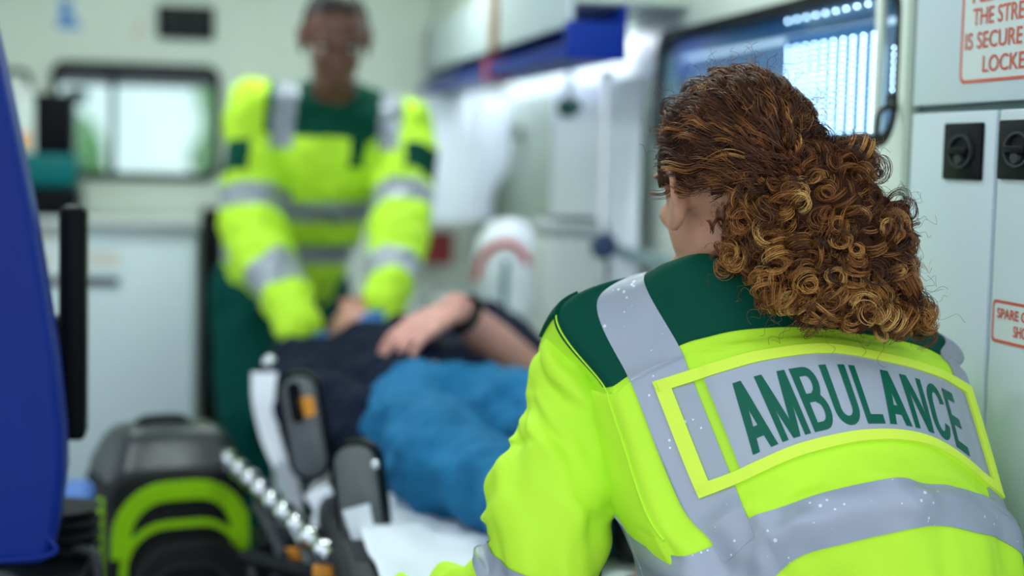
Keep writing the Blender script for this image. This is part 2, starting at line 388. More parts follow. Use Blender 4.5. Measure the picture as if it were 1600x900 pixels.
# ------------------------------------------------------------------ cupboard beside the window (right edge)
XC = .95
def cy(px): return AX(px, 300, XC).y
ye, ym = cy(1411), AX(1548, 420, XC).y
zs = AX(1500, 168, XC).z
cup = thing('wall_cupboard', 'tall white cupboard with black twist latches and red print', 'cupboard', (XC, 1.6, 0))
box('body', (XC+.012, 1.3, 0), (XR-.001, ye, ZC-.001), M_seam, cup)
box('edge_profile', (XC-.004, ye-.016, 0.02), (XC+.03, ye+.002, ZC-.01), M_greygreen, cup, bev=.003)
box('upper_panel', (XC, 1.3, zs+.005), (XC+.012, ye-.018, ZC-.01), M_white, cup, bev=.002)
d1 = box('door', (XC, ym+.005, 0.06), (XC+.012, ye-.018, zs-.005), M_white, cup, bev=.002)
d2 = box('door', (XC, 1.3, 0.06), (XC+.012, ym-.005, zs-.005), M_white, cup, bev=.002)
def latch(px0, py0, px1, py1, door):
    a, b = AX(px0, py0, XC), AX(px1, py1, XC)
    yy, zz, wy_, hz_ = (a.y+b.y)/2, (a.z+b.z)/2, a.y-b.y, a.z-b.z
    pl = prism('latch', rrect(wy_, hz_, .003), .004, RW(XC, yy, zz), M_black, door, bev=.001)
    r = min(wy_, hz_)*.45
    Mx = RW(XC-.004, yy, zz) @ Matrix.Rotation(R(-90), 4, 'X')
    Mc = Matrix.Translation((XC-.004, yy, zz)) @ Matrix.Rotation(R(-90), 4, 'Y') @ Matrix.Diagonal((hz_/wy_*.95 if hz_ < wy_ else 1, 1, 1, 1))
    lathe('latch_ring', [(r*.82, 0), (r*.86, .004), (r, .004), (r, 0)], Mc, M_dgrey, door)
    lathe('latch_knob', [(0, .006), (r*.30, .006), (r*.36, .004), (r*.36, 0)], Matrix.Translation((0, 0, -hz_*.14)) @ Mc, M_dgrey, door)
    prism('latch_lever', rrect(wy_*.5, hz_*.12, hz_*.05), .008, RW(XC-.004, yy, zz), M_black, door, bev=.001)
latch(1480, 193, 1535, 282, d1)
latch(1566, 188, 1628, 282, d2)
def sign(px0, py0, px1, py1, th, parent, plane=XC):
    a, b = AX(px0, py0, plane), AX(px1, py1, plane)
    yy, zz, wy_, hz_ = (a.y+b.y)/2, (a.z+b.z)/2, a.y-b.y, a.z-b.z
    pr = prism('sticker', rrect(wy_, hz_, .012), .0006, RW(plane, yy, zz), M_signwhite, parent)
    ring_prism('sticker_border', rrect(wy_, hz_, .012), rrect(wy_-2*th, hz_-2*th, .009), .0010, RW(plane, yy, zz), M_signred, parent)
    return a, b
upper = [o for o in cup.children if o.name.startswith('upper_panel')][0]
zb_ = AX(1503, 131, XC).z; ya_ = AX(1501, 100, XC).y
pa = AX(1501, -70, XC); 
yy0 = ya_; 
wS, hS = .30, pa.z - zb_
prism('sticker', rrect(wS, hS, .012), .0006, RW(XC, yy0-wS/2, zb_+hS/2), M_signwhite, upper)
ring_prism('sticker_border', rrect(wS, hS, .012), rrect(wS-.010, hS-.008, .009), .0010, RW(XC, yy0-wS/2, zb_+hS/2), M_signred, upper)
def line(s, px0, pyb, px1, pyt, parent):
    a = AX(px0, pyb, XC); b = AX(px1, pyb - (px1-px0)*.09, XC)
    h = AX(px0, pyt, XC).z - a.z
    full = {'THE STRE': 'THE STRETCHER', 'LOCKE': 'LOCKED'}.get(s, s)
    wv = a.y - b.y
    if full != s:
        m0 = text_mesh(s, 1); m1 = text_mesh(full, 1); wv *= np.ptp(mesh_np(m1)[:, 0]) / np.ptp(mesh_np(m0)[:, 0])
    text_on('lettering', full, RW(XC-.0006, a.y, a.z), wv, h, M_signred, parent, bold=.012)
line('PLEASE', 1521, 6, 1592, -22, upper)
line('THE STRE', 1521, 41, 1601, 14, upper)
line('IS SECURE', 1509, 79, 1598, 53, upper)
line('LOCKE', 1536, 113, 1602, 87, upper)
a = AX(1553, 467, XC); b = AX(1553, 533, XC)
wS, hS = .115, a.z-b.z
prism('sticker', rrect(wS, hS, .006), .0006, RW(XC, a.y-wS/2, b.z+hS/2), M_signwhite, d2)
ring_prism('sticker_border', rrect(wS, hS, .006), rrect(wS-.007, hS-.007, .005), .0010, RW(XC, a.y-wS/2, b.z+hS/2), M_signred, d2)
for s, px0, pyb, px1, pyt in (('SPARE O', 1559, 496, 1607, 480), ('SHO', 1584, 527, 1606, 509)):
    p = AX(px0, pyb, XC); q = AX(px1, pyb, XC)
    text_on('lettering', s, RW(XC-.0006, p.y, p.z), p.y-q.y, AX(px0, pyt, XC).z-p.z, M_signred, d2, bold=.02)
# grab hook in front of the window edge
hk = thing('grab_hook', 'dark curved hook arm in front of the side window edge', 'hook', AX(1400, 170, XR-.01))
tube('hook_arm', [AX(1398, 160, XR), AX(1388, 166, XR-.03), AX(1376, 174, XR-.035), AX(1371, 190, XR-.035), AX(1369, 214, XR-.035)], .004, M_dgrey, hk, n=20)
lathe('hook_base', [(0, .012), (.012, .012), (.015, 0), (0, 0)], Matrix.Translation(AX(1400, 160, XR)) @ Matrix.Rotation(R(-90), 4, 'Y'), M_dgrey, hk)

# ------------------------------------------------------------------ bulkhead furniture
# black loudspeaker grille
a, b = AY(246, 8, YF), AY(334, 63, YF)
t = thing('wall_speaker', 'small black louvred panel high on the cream bulkhead', 'panel', ((a.x+b.x)/2, YF, b.z))
prism('panel_body', rrect(b.x-a.x, a.z-b.z, .008), .02, FR((a.x+b.x)/2, YF, (a.z+b.z)/2), M_black, t, bev=.003)
for k in range(6):
    zz = b.z + (a.z-b.z)*(k+.9)/7
    box('louvre', (a.x+.015, YF-.026, zz-.003), (b.x-.015, YF-.018, zz+.003), M_dgrey, t)
# blue mandatory sticker
a, b = AY(84, -8, YF), AY(130, 48, YF)
t = thing('blue_sign', 'small blue and white pictogram sticker on the cream bulkhead', 'sign', ((a.x+b.x)/2, YF, b.z))
cxs, czs, ws, hs = (a.x+b.x)/2, (a.z+b.z)/2, b.x-a.x, a.z-b.z
prism('backing', rrect(ws, hs, .005), .001, FR(cxs, YF, czs), M_signwhite, t)
lathe('pictogram_head', [(0, .0018), (.019, .0018), (.019, 0)], Matrix.Translation((cxs-.01, YF, czs+.026)) @ Matrix.Rotation(R(90), 4, 'X'), M_bluesign, t)
prism('pictogram_body', [(-.028, -.028), (.030, -.028), (.018, .005), (-.016, .005)], .0018, FR(cxs-.006, YF, czs-.0), M_bluesign, t)
prism('text_bar', rrect(.075, .016, .002), .0018, FR(cxs, YF, czs-.041), M_bluesign, t)
a = AY(214, 45, YF)
t = tag(prism('faded_sticker', [(-.012, -.03), (.004, -.03), (.014, .022), (.006, .03)], .001, FR(a.x, YF, a.z), node_mat('faded_orange', (0.70, 0.50, 0.40), .5)), 'faded slanting peach mark on the cream bulkhead', 'sticker')
# cabinet under the window
YCab = 4.78
xr_ = AY(304, 500, YCab).x; zt_ = AY(200, 343, YCab).z
cab = thing('base_cabinet', 'white base cabinet with grey pull slot under the bulkhead window', 'cabinet', (-.4, 5.0, 0))
box('body', (XL+.01, YCab+.014, 0.0), (xr_, YF-.001, zt_-.022), M_white, cab, bev=.004)
xs = AY(62, 500, YCab).x
dr = box('door', (-.44, YCab, .05), (xr_-.002, YCab+.013, zt_-.03), M_white, cab, bev=.004)
dl = box('door', (XL+.02, YCab, .05), (-.446, YCab+.013, zt_-.03), M_white, cab, bev=.004)
a = AY(66, 438, YCab); b = AY(187, 438, YCab)
prism('handle', rrect(b.x-a.x, .024, .008), .008, FR((a.x+b.x)/2, YCab, a.z), M_dgrey, dr, bev=.002)
for px0, px1, py in ((134, 190, 400), (60, 88, 362), (60, 86, 402)):
    a, b = AY(px0, py, YCab), AY(px1, py, YCab)
    st = prism('sticker', rrect(b.x-a.x, .05, .004), .0006, FR((a.x+b.x)/2, YCab, a.z-.01), M_signwhite, dr)
    for k in range(2): box('sticker_print', (a.x+.008, YCab-.0012, a.z+.002-.022*k), (b.x-.008, YCab-.0006, a.z+.006-.022*k), M_signred, dr)
tag(box('worktop', (XL+.01, YCab-.03, zt_-.02), (xr_+.012, YF-.001, zt_), M_lgrey, None, bev=.008), 'pale grey worktop along the bulkhead under the window', 'worktop')
# dark doorway panel behind the standing person
t = thing('bulkhead_door', 'black recessed door beside the white base cabinet', 'door', (.2, YF-.03, 0))
box('door_panel', (xr_+.02, YF-.035, 0), (.36, YF-.002, zt_+.02), M_rubber, t, bev=.004)
box('door_handle', (.30, YF-.055, .55), (.33, YF-.035, .68), M_dgrey, t, bev=.004)
# defibrillator monitor on worktop
mc = AY(70, 292, 4.98)
mon = thing('patient_monitor', 'teal and black patient monitor standing on the grey worktop', 'monitor', (mc.x, 4.98, zt_))
xm0, xm1 = AY(-20, 250, 4.98).x, AY(126, 250, 4.98).x
zz1, zz2 = AY(70, 300, 4.9).z, AY(70, 240, 4.98).z
box('foot_tray', (xm0, 4.86, zt_), (xm1, 5.12, zz1+.012), M_black, mon, bev=.008)
box('lower_case', (xm0+.01, 4.87, zz1+.012), (xm1-.004, 5.11, zz2), M_teal, mon, bev=.02)
xa, xb = AY(56, 200, 4.98).x, AY(116, 200, 4.98).x
box('side_case', (xa, 4.9, zz2-.01), (xb, 5.08, AY(90, 148, 4.98).z), M_black, mon, bev=.012)
za = AY(40, 135, 4.98).z
box('screen_case', (xm0+.01, 4.89, zz2-.01), (xa-.001, 5.1, za), M_lgrey, mon, bev=.01)
box('screen_label', (AY(26, 200, 4.885).x, 4.885, zz2+.005), (AY(54, 200, 4.885).x, 4.89, zz2+.16), M_signwhite, mon)
box('orange_mark', (AY(30, 200, 4.884).x, 4.882, AY(30, 232, 4.884).z), (AY(46, 200, 4.884).x, 4.886, AY(30, 208, 4.884).z), M_orange, mon, bev=.001)
tube('carry_handle', [(xm0+.04, 5.0, za-.01), (xm0+.05, 5.0, za+.04), (xa-.03, 5.0, za+.04), (xa-.02, 5.0, za-.01)], .01, M_dgrey, mon, n=20)

# ------------------------------------------------------------------ overhead locker and blue tray (right side, far)
XT = .73
n0, n1 = AX(882, 90, XT), AX(650, 148, XT)
yN = n0.y; zT = n0.z
lk = thing('overhead_locker', 'cream overhead locker with white doors and tan dividers above blue tray', 'locker', (.9, 4.3, zT+.07))
box('body', (XT+.035, yN+.02, zT+.112), (XR-.001, YF-.001, ZC-.001), M_wall, lk, bev=.01)
ysp = [yN+.03, AX(762, 60, XT).y, AX(648, 90, XT).y, YF-.01]
ztop = AX(740, 0, XT).z
for k in range(3):
    y0, y1 = ysp[k]+.03, ysp[k+1]-.03
    box('door', (XT+.02, y0, zT+.07), (XT+.034, y1, ztop), M_white, lk, bev=.005)
for k in (1, 2):
    box('divider', (XT+.005, ysp[k]-.028, zT+.065), (XT+.034, ysp[k]+.028, ztop+.02), M_tan, lk, bev=.004)
tr = thing('blue_tray', 'long blue plastic tray hung below the overhead locker', 'tray', (XT+.06, (yN+YF)/2, zT))
box('tray_floor', (XT, yN, zT), (XT+.13, YF-.002, zT+.008), M_blueplastic, tr, bev=.002)
box('tray_lip', (XT, yN, zT+.006), (XT+.008, YF-.002, zT+.03), M_blueplastic, tr, bev=.002)
box('tray_back', (XT+.122, yN, zT+.006), (XT+.13, YF-.002, zT+.111), M_blueplastic, tr, bev=.002)
ze = AX(882, 32, XT).z; xe = AY(976, 60, yN).x
box('end_plate', (XT, yN-.012, zT-.004), (xe, yN+.012, ze), M_blueplastic, tr, bev=.004)
for k in (1, 2):
    box('red_clip', (XT-.006, ysp[k]-.035, zT-.012), (XT+.06, ysp[k]+.035, zT+.045), M_pink, tr, bev=.004)
# strip light added out of view under the locker to brighten the curtains
sl = thing('strip_light', 'slim glowing strip light fixed under the overhead locker', 'lamp', (.93, 4.2, zT+.09))
box('light_housing', (.90, yN+.45, zT+.090), (.97, YF-.1, zT+.111), M_white, sl, bev=.004)
box('diffuser', (.905, yN+.46, zT+.080), (.965, YF-.11, zT+.0895), node_mat('lit_strip', (.9, .95, 1), .4, emit=(.86, .93, 1.0), estr=9.0), sl)
# ---- low side unit
lz = .70
su = thing('side_cabinet', 'low white cabinet along the window wall behind the stretcher', 'cabinet', (.86, 4.3, 0))
box('body', (.76, 3.35, 0), (XR-.001, YF-.001, lz-.025), M_white, su, bev=.005)
for k in range(3):
    y0 = 3.36 + k*.64
    box('door', (.748, y0+.01, .05), (.759, y0+.62, lz-.04), M_white, su, bev=.003)
box('worktop', (.74, 3.34, lz-.024), (XR-.001, YF-.001, lz), M_lgrey, su, bev=.006)
# ---- white curtains
M_curt = node_mat('white_curtain', (0.80, 0.86, 0.93), 0.75, noise=0.04, nscale=10, bump=0.1, bscale=30, sheen=.2)
def curtain(name, label, top0, top1, zb_of, amp, nf, bulge, group=None):
    """hanging cloth between two points on its rail; zb_of(s) lower edge, bulge(s,t) sideways pull."""
    n, mrow = 90, 26; V = []; F = []
    t0, t1 = Vector(top0), Vector(top1); dirn = (t1-t0); L = dirn.length; dirn.normalize(); nrm = dirn.cross(Vector((0, 0, 1)))
    for side in (0, 1):
        for j in range(mrow):
            for i in range(n):
                s, t = i/(n-1), j/(mrow-1)
                a = amp*(.5+.5*t)*math.sin(s*nf*2*math.pi + 1.3*math.sin(s*9)) 
                p = t0 + dirn*(L*bulge(s, t)) + nrm*(a + (.002 if side else -.002)); p.z = t0.z + (zb_of(s)-t0.z)*t
                V.append(p)
        b = side*n*mrow
        for j in range(mrow-1):
            for i in range(n-1):
                q = b+j*n+i; F.append((q, q+1, q+n+1, q+n))
    return tag(mk(name, V, F, M_curt, None, True), label, 'curtain', group)
A0, A1 = AY(662, 145, 5.05), AY(852, 120, 5.05); A1.z = A0.z = zT-.012
zb1 = AY(700, 350, 5.05).z
curtain('curtain', 'white pleated curtain drawn to one side under the blue tray', A0, A1, lambda s: zb1+.02*s, .012, 7,
        lambda s, t: s*(1 - .42*min(1, (t*1.25))**1.2 * s))
B0, B1 = AX(868, 130, .955), AX(1010, 100, .955); B0.z = B1.z = AX(940, 128, .955).z
zb2 = lz+.16
curtain('curtain', 'white pleated curtain hanging straight beside the chrome pole', B0, B1, lambda s: zb2, .010, 8, lambda s, t: s)
# chrome pole with ball end
pp = AX(948, 118, .90)
t = thing('chrome_pole', 'thin chrome pole with a ball end in front of the white curtain', 'pole', (pp.x, pp.y, lz))
tube('pole', [(pp.x, pp.y, lz), (pp.x, pp.y, pp.z)], .006, M_chrome, t, sides=14)
bm = bmesh.new(); bmesh.ops.create_uvsphere(bm, u_segments=18, v_segments=12, radius=.014, matrix=Matrix.Translation(pp)); bm_obj('ball_end', bm, M_chrome, t, smooth=True)
lathe('pole_foot', [(0, .012), (.02, .012), (.028, 0), (0, 0)], Matrix.Translation((pp.x, pp.y, lz)), M_chrome, t)
M_navy = node_mat('navy_plastic', (0.015, 0.04, 0.12), .4)
cpz = AX(962, 391, .90).z
cl = t
lathe('clamp_knob', [(0, .03), (.022, .03), (.03, .02), (.03, .0), (.02, -.02), (0, -.02)], Matrix.Translation((pp.x-.0, pp.y-.01, cpz)) @ Matrix.Rotation(R(70), 4, 'X'), M_navy, cl, n=10)
lathe('clamp_collar', [(.0065, -.025), (.016, -.025), (.016, .025), (.0065, .025)], Matrix.Translation((pp.x, pp.y, cpz)), M_dgrey, cl)
# grey-blue rail to the right
r0 = Vector((.93, pp.y-.03, cpz)); r1 = AX(1060, 398, .93)
t = thing('wall_rail', 'grey-blue equipment rail fixed along the window wall', 'rail', (.93, (r0.y+r1.y)/2, cpz))
box('rail_bar', (.925, r1.y-.3, cpz-.022), (.937, r0.y, cpz+.006), node_mat('grey_blue_steel', (.3, .42, .46), .35, metal=.4), t, bev=.002)
for yy in (r0.y-.05, r1.y): box('rail_stand_off', (.937, yy-.01, cpz-.015), (XR, yy+.01, cpz), M_grey, t)
# green oxygen outlet and dark wall outlet
g = AX(890, 167, .90)
t = thing('oxygen_outlet', 'dark green gas outlet knob high on the window wall', 'outlet', g)
lathe('knob', [(0, -.045), (.022, -.045), (.026, -.03), (.026, .0), (.016, .012), (.016, .06), (0, .06)], Matrix.Translation(g) @ Matrix.Rotation(R(90), 4, 'X'), M_green, t)
box('bracket', (g.x-.006, g.y-.012, g.z+.02), (g.x+.006, g.y+.012, zT+.089), M_grey, t, bev=.001)
g = AY(822, 207, YF)
g = AX(822, 207, XR)
t = thing('wall_socket', 'grey-green round wall outlet on the bare panel between curtains', 'outlet', g)
lathe('socket_ring', [(0, .012), (.03, .012), (.04, .02), (.055, .02), (.06, 0)], Matrix.Translation(g) @ Matrix.Rotation(R(-90), 4, 'Y'), M_greygreen, t)
lathe('socket_core', [(0, .03), (.02, .03), (.026, .012)], Matrix.Translation(g) @ Matrix.Rotation(R(-90), 4, 'Y'), M_green, t)
# grey-green panel between the curtains
g0, g1 = AX(872, 300, XR), AY(742, 300, YF)
t = tag(box('wall_panel', (g1.x, YF-.014, lz), (XR-.001, YF-.001, zT-.02), M_greygreen, None, bev=.004), 'grey-green panel on the bulkhead behind the drawn curtain', 'panel')
t = tag(box('wall_panel', (XR-.012, g0.y-.1, lz), (XR-.001, YF-.016, zT-.02), M_greygreen, None, bev=.004), 'grey-green panel on the window wall between the curtains', 'panel')
# dark red container by the bulkhead
a, b = AY(655, 362, 5.2), AY(704, 412, 5.2)
t = thing('red_container', 'small dark red container fixed to the far bulkhead', 'container', ((a.x+b.x)/2, 5.24, b.z))
box('container_body', (a.x, 5.15, b.z), (b.x, YF-.015, a.z-.015), M_red, t, bev=.01)
box('container_lid', (a.x-.004, 5.146, a.z-.015), (b.x+.004, YF-.015, a.z), M_red, t, bev=.004)
# white round pouch with red ring
pc = AY(795, 425, 3.95)
t = thing('equipment_pouch', 'rounded white equipment pouch with red band on the side cabinet', 'pouch', (pc.x, 3.95, lz))
pr = [ (.0, lz+.001), (.075, lz+.004), (.098, lz+.05), (.10, lz+.15), (.088, lz+.22), (.055, lz+.268), (0, lz+.28)]
xpc = .86
lathe('pouch_body', pr, Matrix.Translation((xpc, AX(795, 425, xpc).y, 0)), M_curt, t, n=28)
pyy = AX(795, 425, xpc).y
arc = [(xpc-.075+.02*0, pyy-.07, lz+.12)]
def pa_(ang, z, k=1.02):
    r = np.interp(z-lz, [.004, .05, .15, .22, .268], [.075, .098, .10, .088, .055])*k
    return (xpc + r*math.cos(ang), pyy + r*math.sin(ang), z)
tube('red_band', [pa_(R(200), lz+.11), pa_(R(212), lz+.17), pa_(R(232), lz+.205), pa_(R(255), lz+.215), pa_(R(275), lz+.20), pa_(R(290), lz+.16)], .014, node_mat('red_webbing', (.62, .03, .03), .6), t, n=30, flat=.5)
tube('green_stripe', [pa_(R(255), lz+.17), pa_(R(252), lz+.10), pa_(R(256), lz+.03)], .009, M_teal, t, n=20, flat=.5)
# grey bin
b0, b1 = AX(838, 420, .84), AX(908, 420, .84)
zt2 = AX(870, 352, .84).z
t = thing('waste_bin', 'light grey plastic waste bin on the side cabinet beside the pouch', 'bin', (.88, (b0.y+b1.y)/2, lz))
yb_ = AX(870, 420, .84).y
box('bin_body', (.80, yb_-.09, lz), (.94, yb_+.09, zt2-.02), M_lgrey, t, bev=.015)
box('bin_lid', (.795, yb_-.096, zt2-.02), (.945, yb_+.096, zt2+.012), M_grey, t, bev=.012)
box('bin_lid_flap', (.82, yb_-.06, zt2+.012), (.92, yb_+.06, zt2+.022), M_dgrey, t, bev=.004)

# ------------------------------------------------------------------ trees seen through the bulkhead window
M_leaf = node_mat('tree_leaves', (0.22, 0.42, 0.14), .6, noise=.5, nscale=8, bump=.3, bscale=6, bdist=.1)
M_bark = node_mat('tree_bark', (0.10, 0.07, 0.05), .9, noise=.3, nscale=10, bump=.5)
def tree(x, y, h, r, label, seed):
    t = thing('tree', label, 'tree', (x, y, -.6), 'trees outside the cab')
    tube('trunk', [(x, y, -.6), (x+.1, y, h*.4), (x, y, h*.8)], [.22, .16, .08], M_bark, t, n=10)
    prims = []
    rr = np.random.default_rng(seed)
    for k in range(16):
        a = rr.uniform(0, 6.28); q = rr.uniform(0, 1)**.5*r*.75; z = h*(.45+.5*rr.uniform())
        prims.append(('ell', (x+q*math.cos(a), y+q*math.sin(a), z), (r*.45, r*.45, r*.4), I3))
    me = blob_mesh(prims, r*.1, 2); wrinkle(me, r*.16, 2.5/r, seed)
    link('crown', me, M_leaf, t, True)
tree(-2.7, 26, 1.3, 1.5, 'low broad leafy tree standing outside ahead of the cab', 3)
tree(2.6, 31, 1.7, 2.4, 'small round leafy tree standing outside ahead of the cab', 4)
# ------------------------------------------------------------------ attendant seat (left edge)
M_blueseat = node_mat('blue_vinyl', (0.003, 0.022, 0.22), 0.42, spec=.2, noise=0.08, nscale=14, bump=0.12, bscale=180)
M_bluesoft = node_mat('pale_blue_vinyl', (0.05, 0.16, 0.55), 0.4)
seat = thing('attendant_seat', 'blue vinyl attendant seat with a black armrest folded upright', 'seat', (-.42, 2.3, 0))
ys = 2.22
edge = [(-14, 40), (0, 100), (22, 205), (46, 320), (66, 440), (85, 560), (97, 680), (99, 745), (88, 835), (76, 884)]
pts = [(AY(px, py, ys).x, AY(px, py, ys).z) for px, py in edge]
xc = -.43
outl = [(-.33, 1.47), (-.29, 1.42)] + pts
outl = outl + [(2*xc - x, z) for x, z in reversed(outl)]
bm = bmesh.new(); f = bm.faces.new([bm.verts.new((x, ys, z)) for x, z in outl])
r = bmesh.ops.extrude_face_region(bm, geom=[f])
for v in [g for g in r['geom'] if isinstance(g, bmesh.types.BMVert)]: v.co.y += .12
bmesh.ops.recalc_face_normals(bm, faces=bm.faces[:])
bmesh.ops.bevel(bm, geom=[e for e in bm.edges if e.calc_face_angle(0) > R(60)], offset=.018, segments=5, profile=.5, affect='EDGES')
back = bm_obj('backrest', bm, M_blueseat, seat, autosmooth=50)
prism('centre_pad', rrect(.20, .62, .05), .018, FR(xc, ys+.002, .98), M_blueseat, back, bev=.008)
prism('headrest_pad', rrect(.17, .12, .04), .022, FR(xc, ys+.002, 1.37), M_blueseat, back, bev=.010)
for dx in (-.125, .125): tube('stitch_line', [(xc+dx, ys-.001, .66), (xc+dx*.98, ys-.001, 1.0), (xc+dx*.8, ys-.001, 1.28)], .0022, M_blueseat, back, n=16, sides=6)
hem = [Vector((x, ys+.004, z)) for x, z in [(2*xc-pts[-1][0], pts[-1][1]+.012), (xc, pts[-1][1]+.006), (pts[-1][0]-.01, pts[-1][1]+.012), (pts[-2][0]-.012, pts[-2][1])]]
tube('piping', hem, .004, M_blueseat, back, n=24)
a, b = AY(91, 322, 2.36), AY(133, 690, 2.36)
arm = box('armrest', (a.x, 2.36, b.z), (b.x, 2.43, a.z), M_black, seat, bev=.010)
lathe('armrest_pivot', [(0, -.03), (.02, -.03), (.02, .03), (0, .03)], Matrix.Translation(((a.x-.012), 2.40, b.z+.16)) @ Matrix.Rotation(R(90), 4, 'Y'), M_black, seat)
c = AY(118, 775, 2.5)
box('seat_cushion', (-.66, 2.46, c.z-.075), (c.x+.012, 2.82, c.z-.035), M_bluesoft, seat, bev=.02)
cg = AY(122, 850, 2.5)
prof = []
for k in range(9): prof += [(.052, -.09+k*.02), (.066, -.08+k*.02)]
lathe('bellows', [(0, -.09)] + prof + [(0, .09)], Matrix.Translation((cg.x-.03, 2.5, cg.z-.02)), M_rubber, seat)
box('slide_rail', (-.62, 2.36, .42), (cg.x+.02, 2.74, c.z-.09), M_black, seat, bev=.006)
tube('adjust_lever', [(cg.x, 2.45, c.z-.07), (cg.x+.03, 2.42, c.z-.075), (cg.x+.035, 2.40, c.z-.14)], .008, M_dgrey, seat, n=10)
lathe('pedestal', [(0, 0), (.2, 0), (.2, .02), (.1, .05), (.09, .42), (0, .42)], Matrix.Translation((-.4, 2.56, 0)), M_dgrey, seat)

# ------------------------------------------------------------------ kit bag on the floor
M_bag = node_mat('black_cordura', (0.010, 0.011, 0.012), .7, spec=.2, noise=.2, nscale=60, bump=.3, bscale=400)
M_bagtop = node_mat('grey_coated_fabric', (0.030, 0.033, 0.038), .33, spec=.4, bump=.2, bscale=25, bdist=.01)
M_lime = node_mat('lime_webbing', (0.33, 0.68, 0.004), .6, spec=.2, bump=.2, bscale=300)
bw, bd, bh = .265, .22, AY(250, 662, 3.02).z
bc = AY(258, 800, 3.02)
MB_ = Matrix.Translation((bc.x, 3.06, 0)) @ Matrix.Rotation(R(16), 4, 'Z')
bag = thing('kit_bag', 'black kit backpack with lime green webbing arches and grey coated lid', 'bag', (bc.x, 3.06, 0))
def BM(x, y, z): return MB_ @ Vector((x, y, z))
prism('bag_body', rrect(bw, bh-.075, .05), bd, MB_ @ Matrix(((1,0,0,0),(0,1,0,-bd/2),(0,0,1,(bh-.075)/2),(0,0,0,1))), M_bag, bag, bev=.025)
# domed lid sloping to the front
bm = bmesh.new(); bmesh.ops.create_cube(bm, size=1)
for v in bm.verts:
    top = v.co.z > 0; v.co = Vector((v.co.x*(bw+.012), v.co.y*(bd+.012) , bh-.105 + (.095 if top else 0)))
    if top: v.co.x = v.co.x*.74 + .012; v.co.y = v.co.y*.55 + .03
    elif v.co.y < 0: v.co.z -= .015
bmesh.ops.bevel(bm, geom=bm.edges[:], offset=.036, segments=5, profile=.5, affect='EDGES')
bm.transform(MB_); lid = bm_obj('lid', bm, M_bagtop, bag, autosmooth=60)
tube('lid_handle', [BM(-.05, .03, bh-.012), BM(-.03, .03, bh-.002), BM(.03, .03, bh-.002), BM(.05, .03, bh-.012)], .008, M_bag, lid, n=16)
def arch(name, hw, ztop, rad, y, width, mat, parent, zbot=.06, t=.006):
    path = [(-hw, zbot), (-hw, ztop-rad)] + [(-hw+rad-rad*math.cos(a), ztop-rad+rad*math.sin(a)) for a in np.linspace(0, math.pi/2, 7)[1:]] + \
           [(hw-rad+rad*math.sin(a), ztop-rad+rad*math.cos(a)) for a in np.linspace(0, math.pi/2, 7)] + [(hw, zbot)]
    V = []; F = []
    P = np.array(path); T = np.gradient(P, axis=0); T /= np.linalg.norm(T, axis=1)[:, None]; Nn = np.stack([T[:, 1], -T[:, 0]], 1)
    for k in range(len(P)):
        o, i = P[k], P[k]+Nn[k]*width
        V += [BM(o[0], y, o[1]), BM(i[0], y, i[1]), BM(i[0], y-t, i[1]), BM(o[0], y-t, o[1])]
    for k in range(len(P)-1):
        for s in range(4):
            F.append((4*k+s, 4*k+(s+1) % 4, 4*k+4+(s+1) % 4, 4*k+4+s))
    return mk(name, V, F, mat, parent)
arch('lime_webbing', bw/2-.004, bh-.095, .10, -bd/2, .034, M_lime, bag, zbot=bh-.23)
pk = prism('front_pocket', rrect(bw*.80, bh-.23, .07), .055, MB_ @ Matrix(((1,0,0,.012),(0,-1,0,-bd/2),(0,0,1,(bh-.23)/2+.03),(0,0,0,1))), M_bag, bag, bev=.018)
arch('lime_piping', bw*.40+.01, bh-.165, .085, -bd/2-.012, .012, M_lime, bag, zbot=bh-.27)
arch('zip', bw*.40-.028, bh-.235, .06, -bd/2-.055, .006, M_bagtop, pk)
for yy in (-.06, .02): prism('side_strap', rrect(.024, .30, .004), .006, MB_ @ Matrix(((0,-1,0,-bw/2),(1,0,0,yy),(0,0,1,.36),(0,0,0,1))), M_lime, bag)
prism('side_strap', rrect(.022, .34, .004), .006, MB_ @ Matrix(((0,1,0,bw/2),(1,0,0,-.07),(0,0,1,.30),(0,0,0,1))), M_lime, bag)
prism('side_pocket', rrect(.15, .28, .04), .045, MB_ @ Matrix(((0,-1,0,-bw/2),(1,0,0,.0),(0,0,1,.26),(0,0,0,1))), M_bag, bag, bev=.012)

# ------------------------------------------------------------------ stretcher
M_matt = node_mat('black_mattress_vinyl', (0.010, 0.011, 0.015), .45, spec=.2, bump=.1, bscale=60)
M_strap = node_mat('white_webbing', (0.80, 0.83, 0.90), .5, bump=.2, bscale=300)
M_plate = node_mat('grey_moulded_plate', (0.12, 0.135, 0.14), .35, bump=.05)
st = thing('stretcher', 'wheeled ambulance stretcher with chrome rails and grey side plates', 'stretcher', (.43, 3.0, 0))
SX0, SX1, SY0, SY1, SZ = .19, .66, 2.06, 3.98, .57
box('mattress', (SX0+.02, SY0+.02, SZ-.08), (SX1-.02, SY1-.02, SZ), M_matt, st, bev=.025)
tube('frame_rail', [(SX0, SY0, SZ-.1), (SX0, SY1, SZ-.1)], .016, M_chrome, st)
tube('frame_rail', [(SX1, SY0, SZ-.1), (SX1, SY1, SZ-.1)], .016, M_chrome, st)
for y in (SY0, 2.7, 3.35, SY1): tube('cross_bar', [(SX0, y, SZ-.1), (SX1, y, SZ-.1)], .014, M_alu, st)
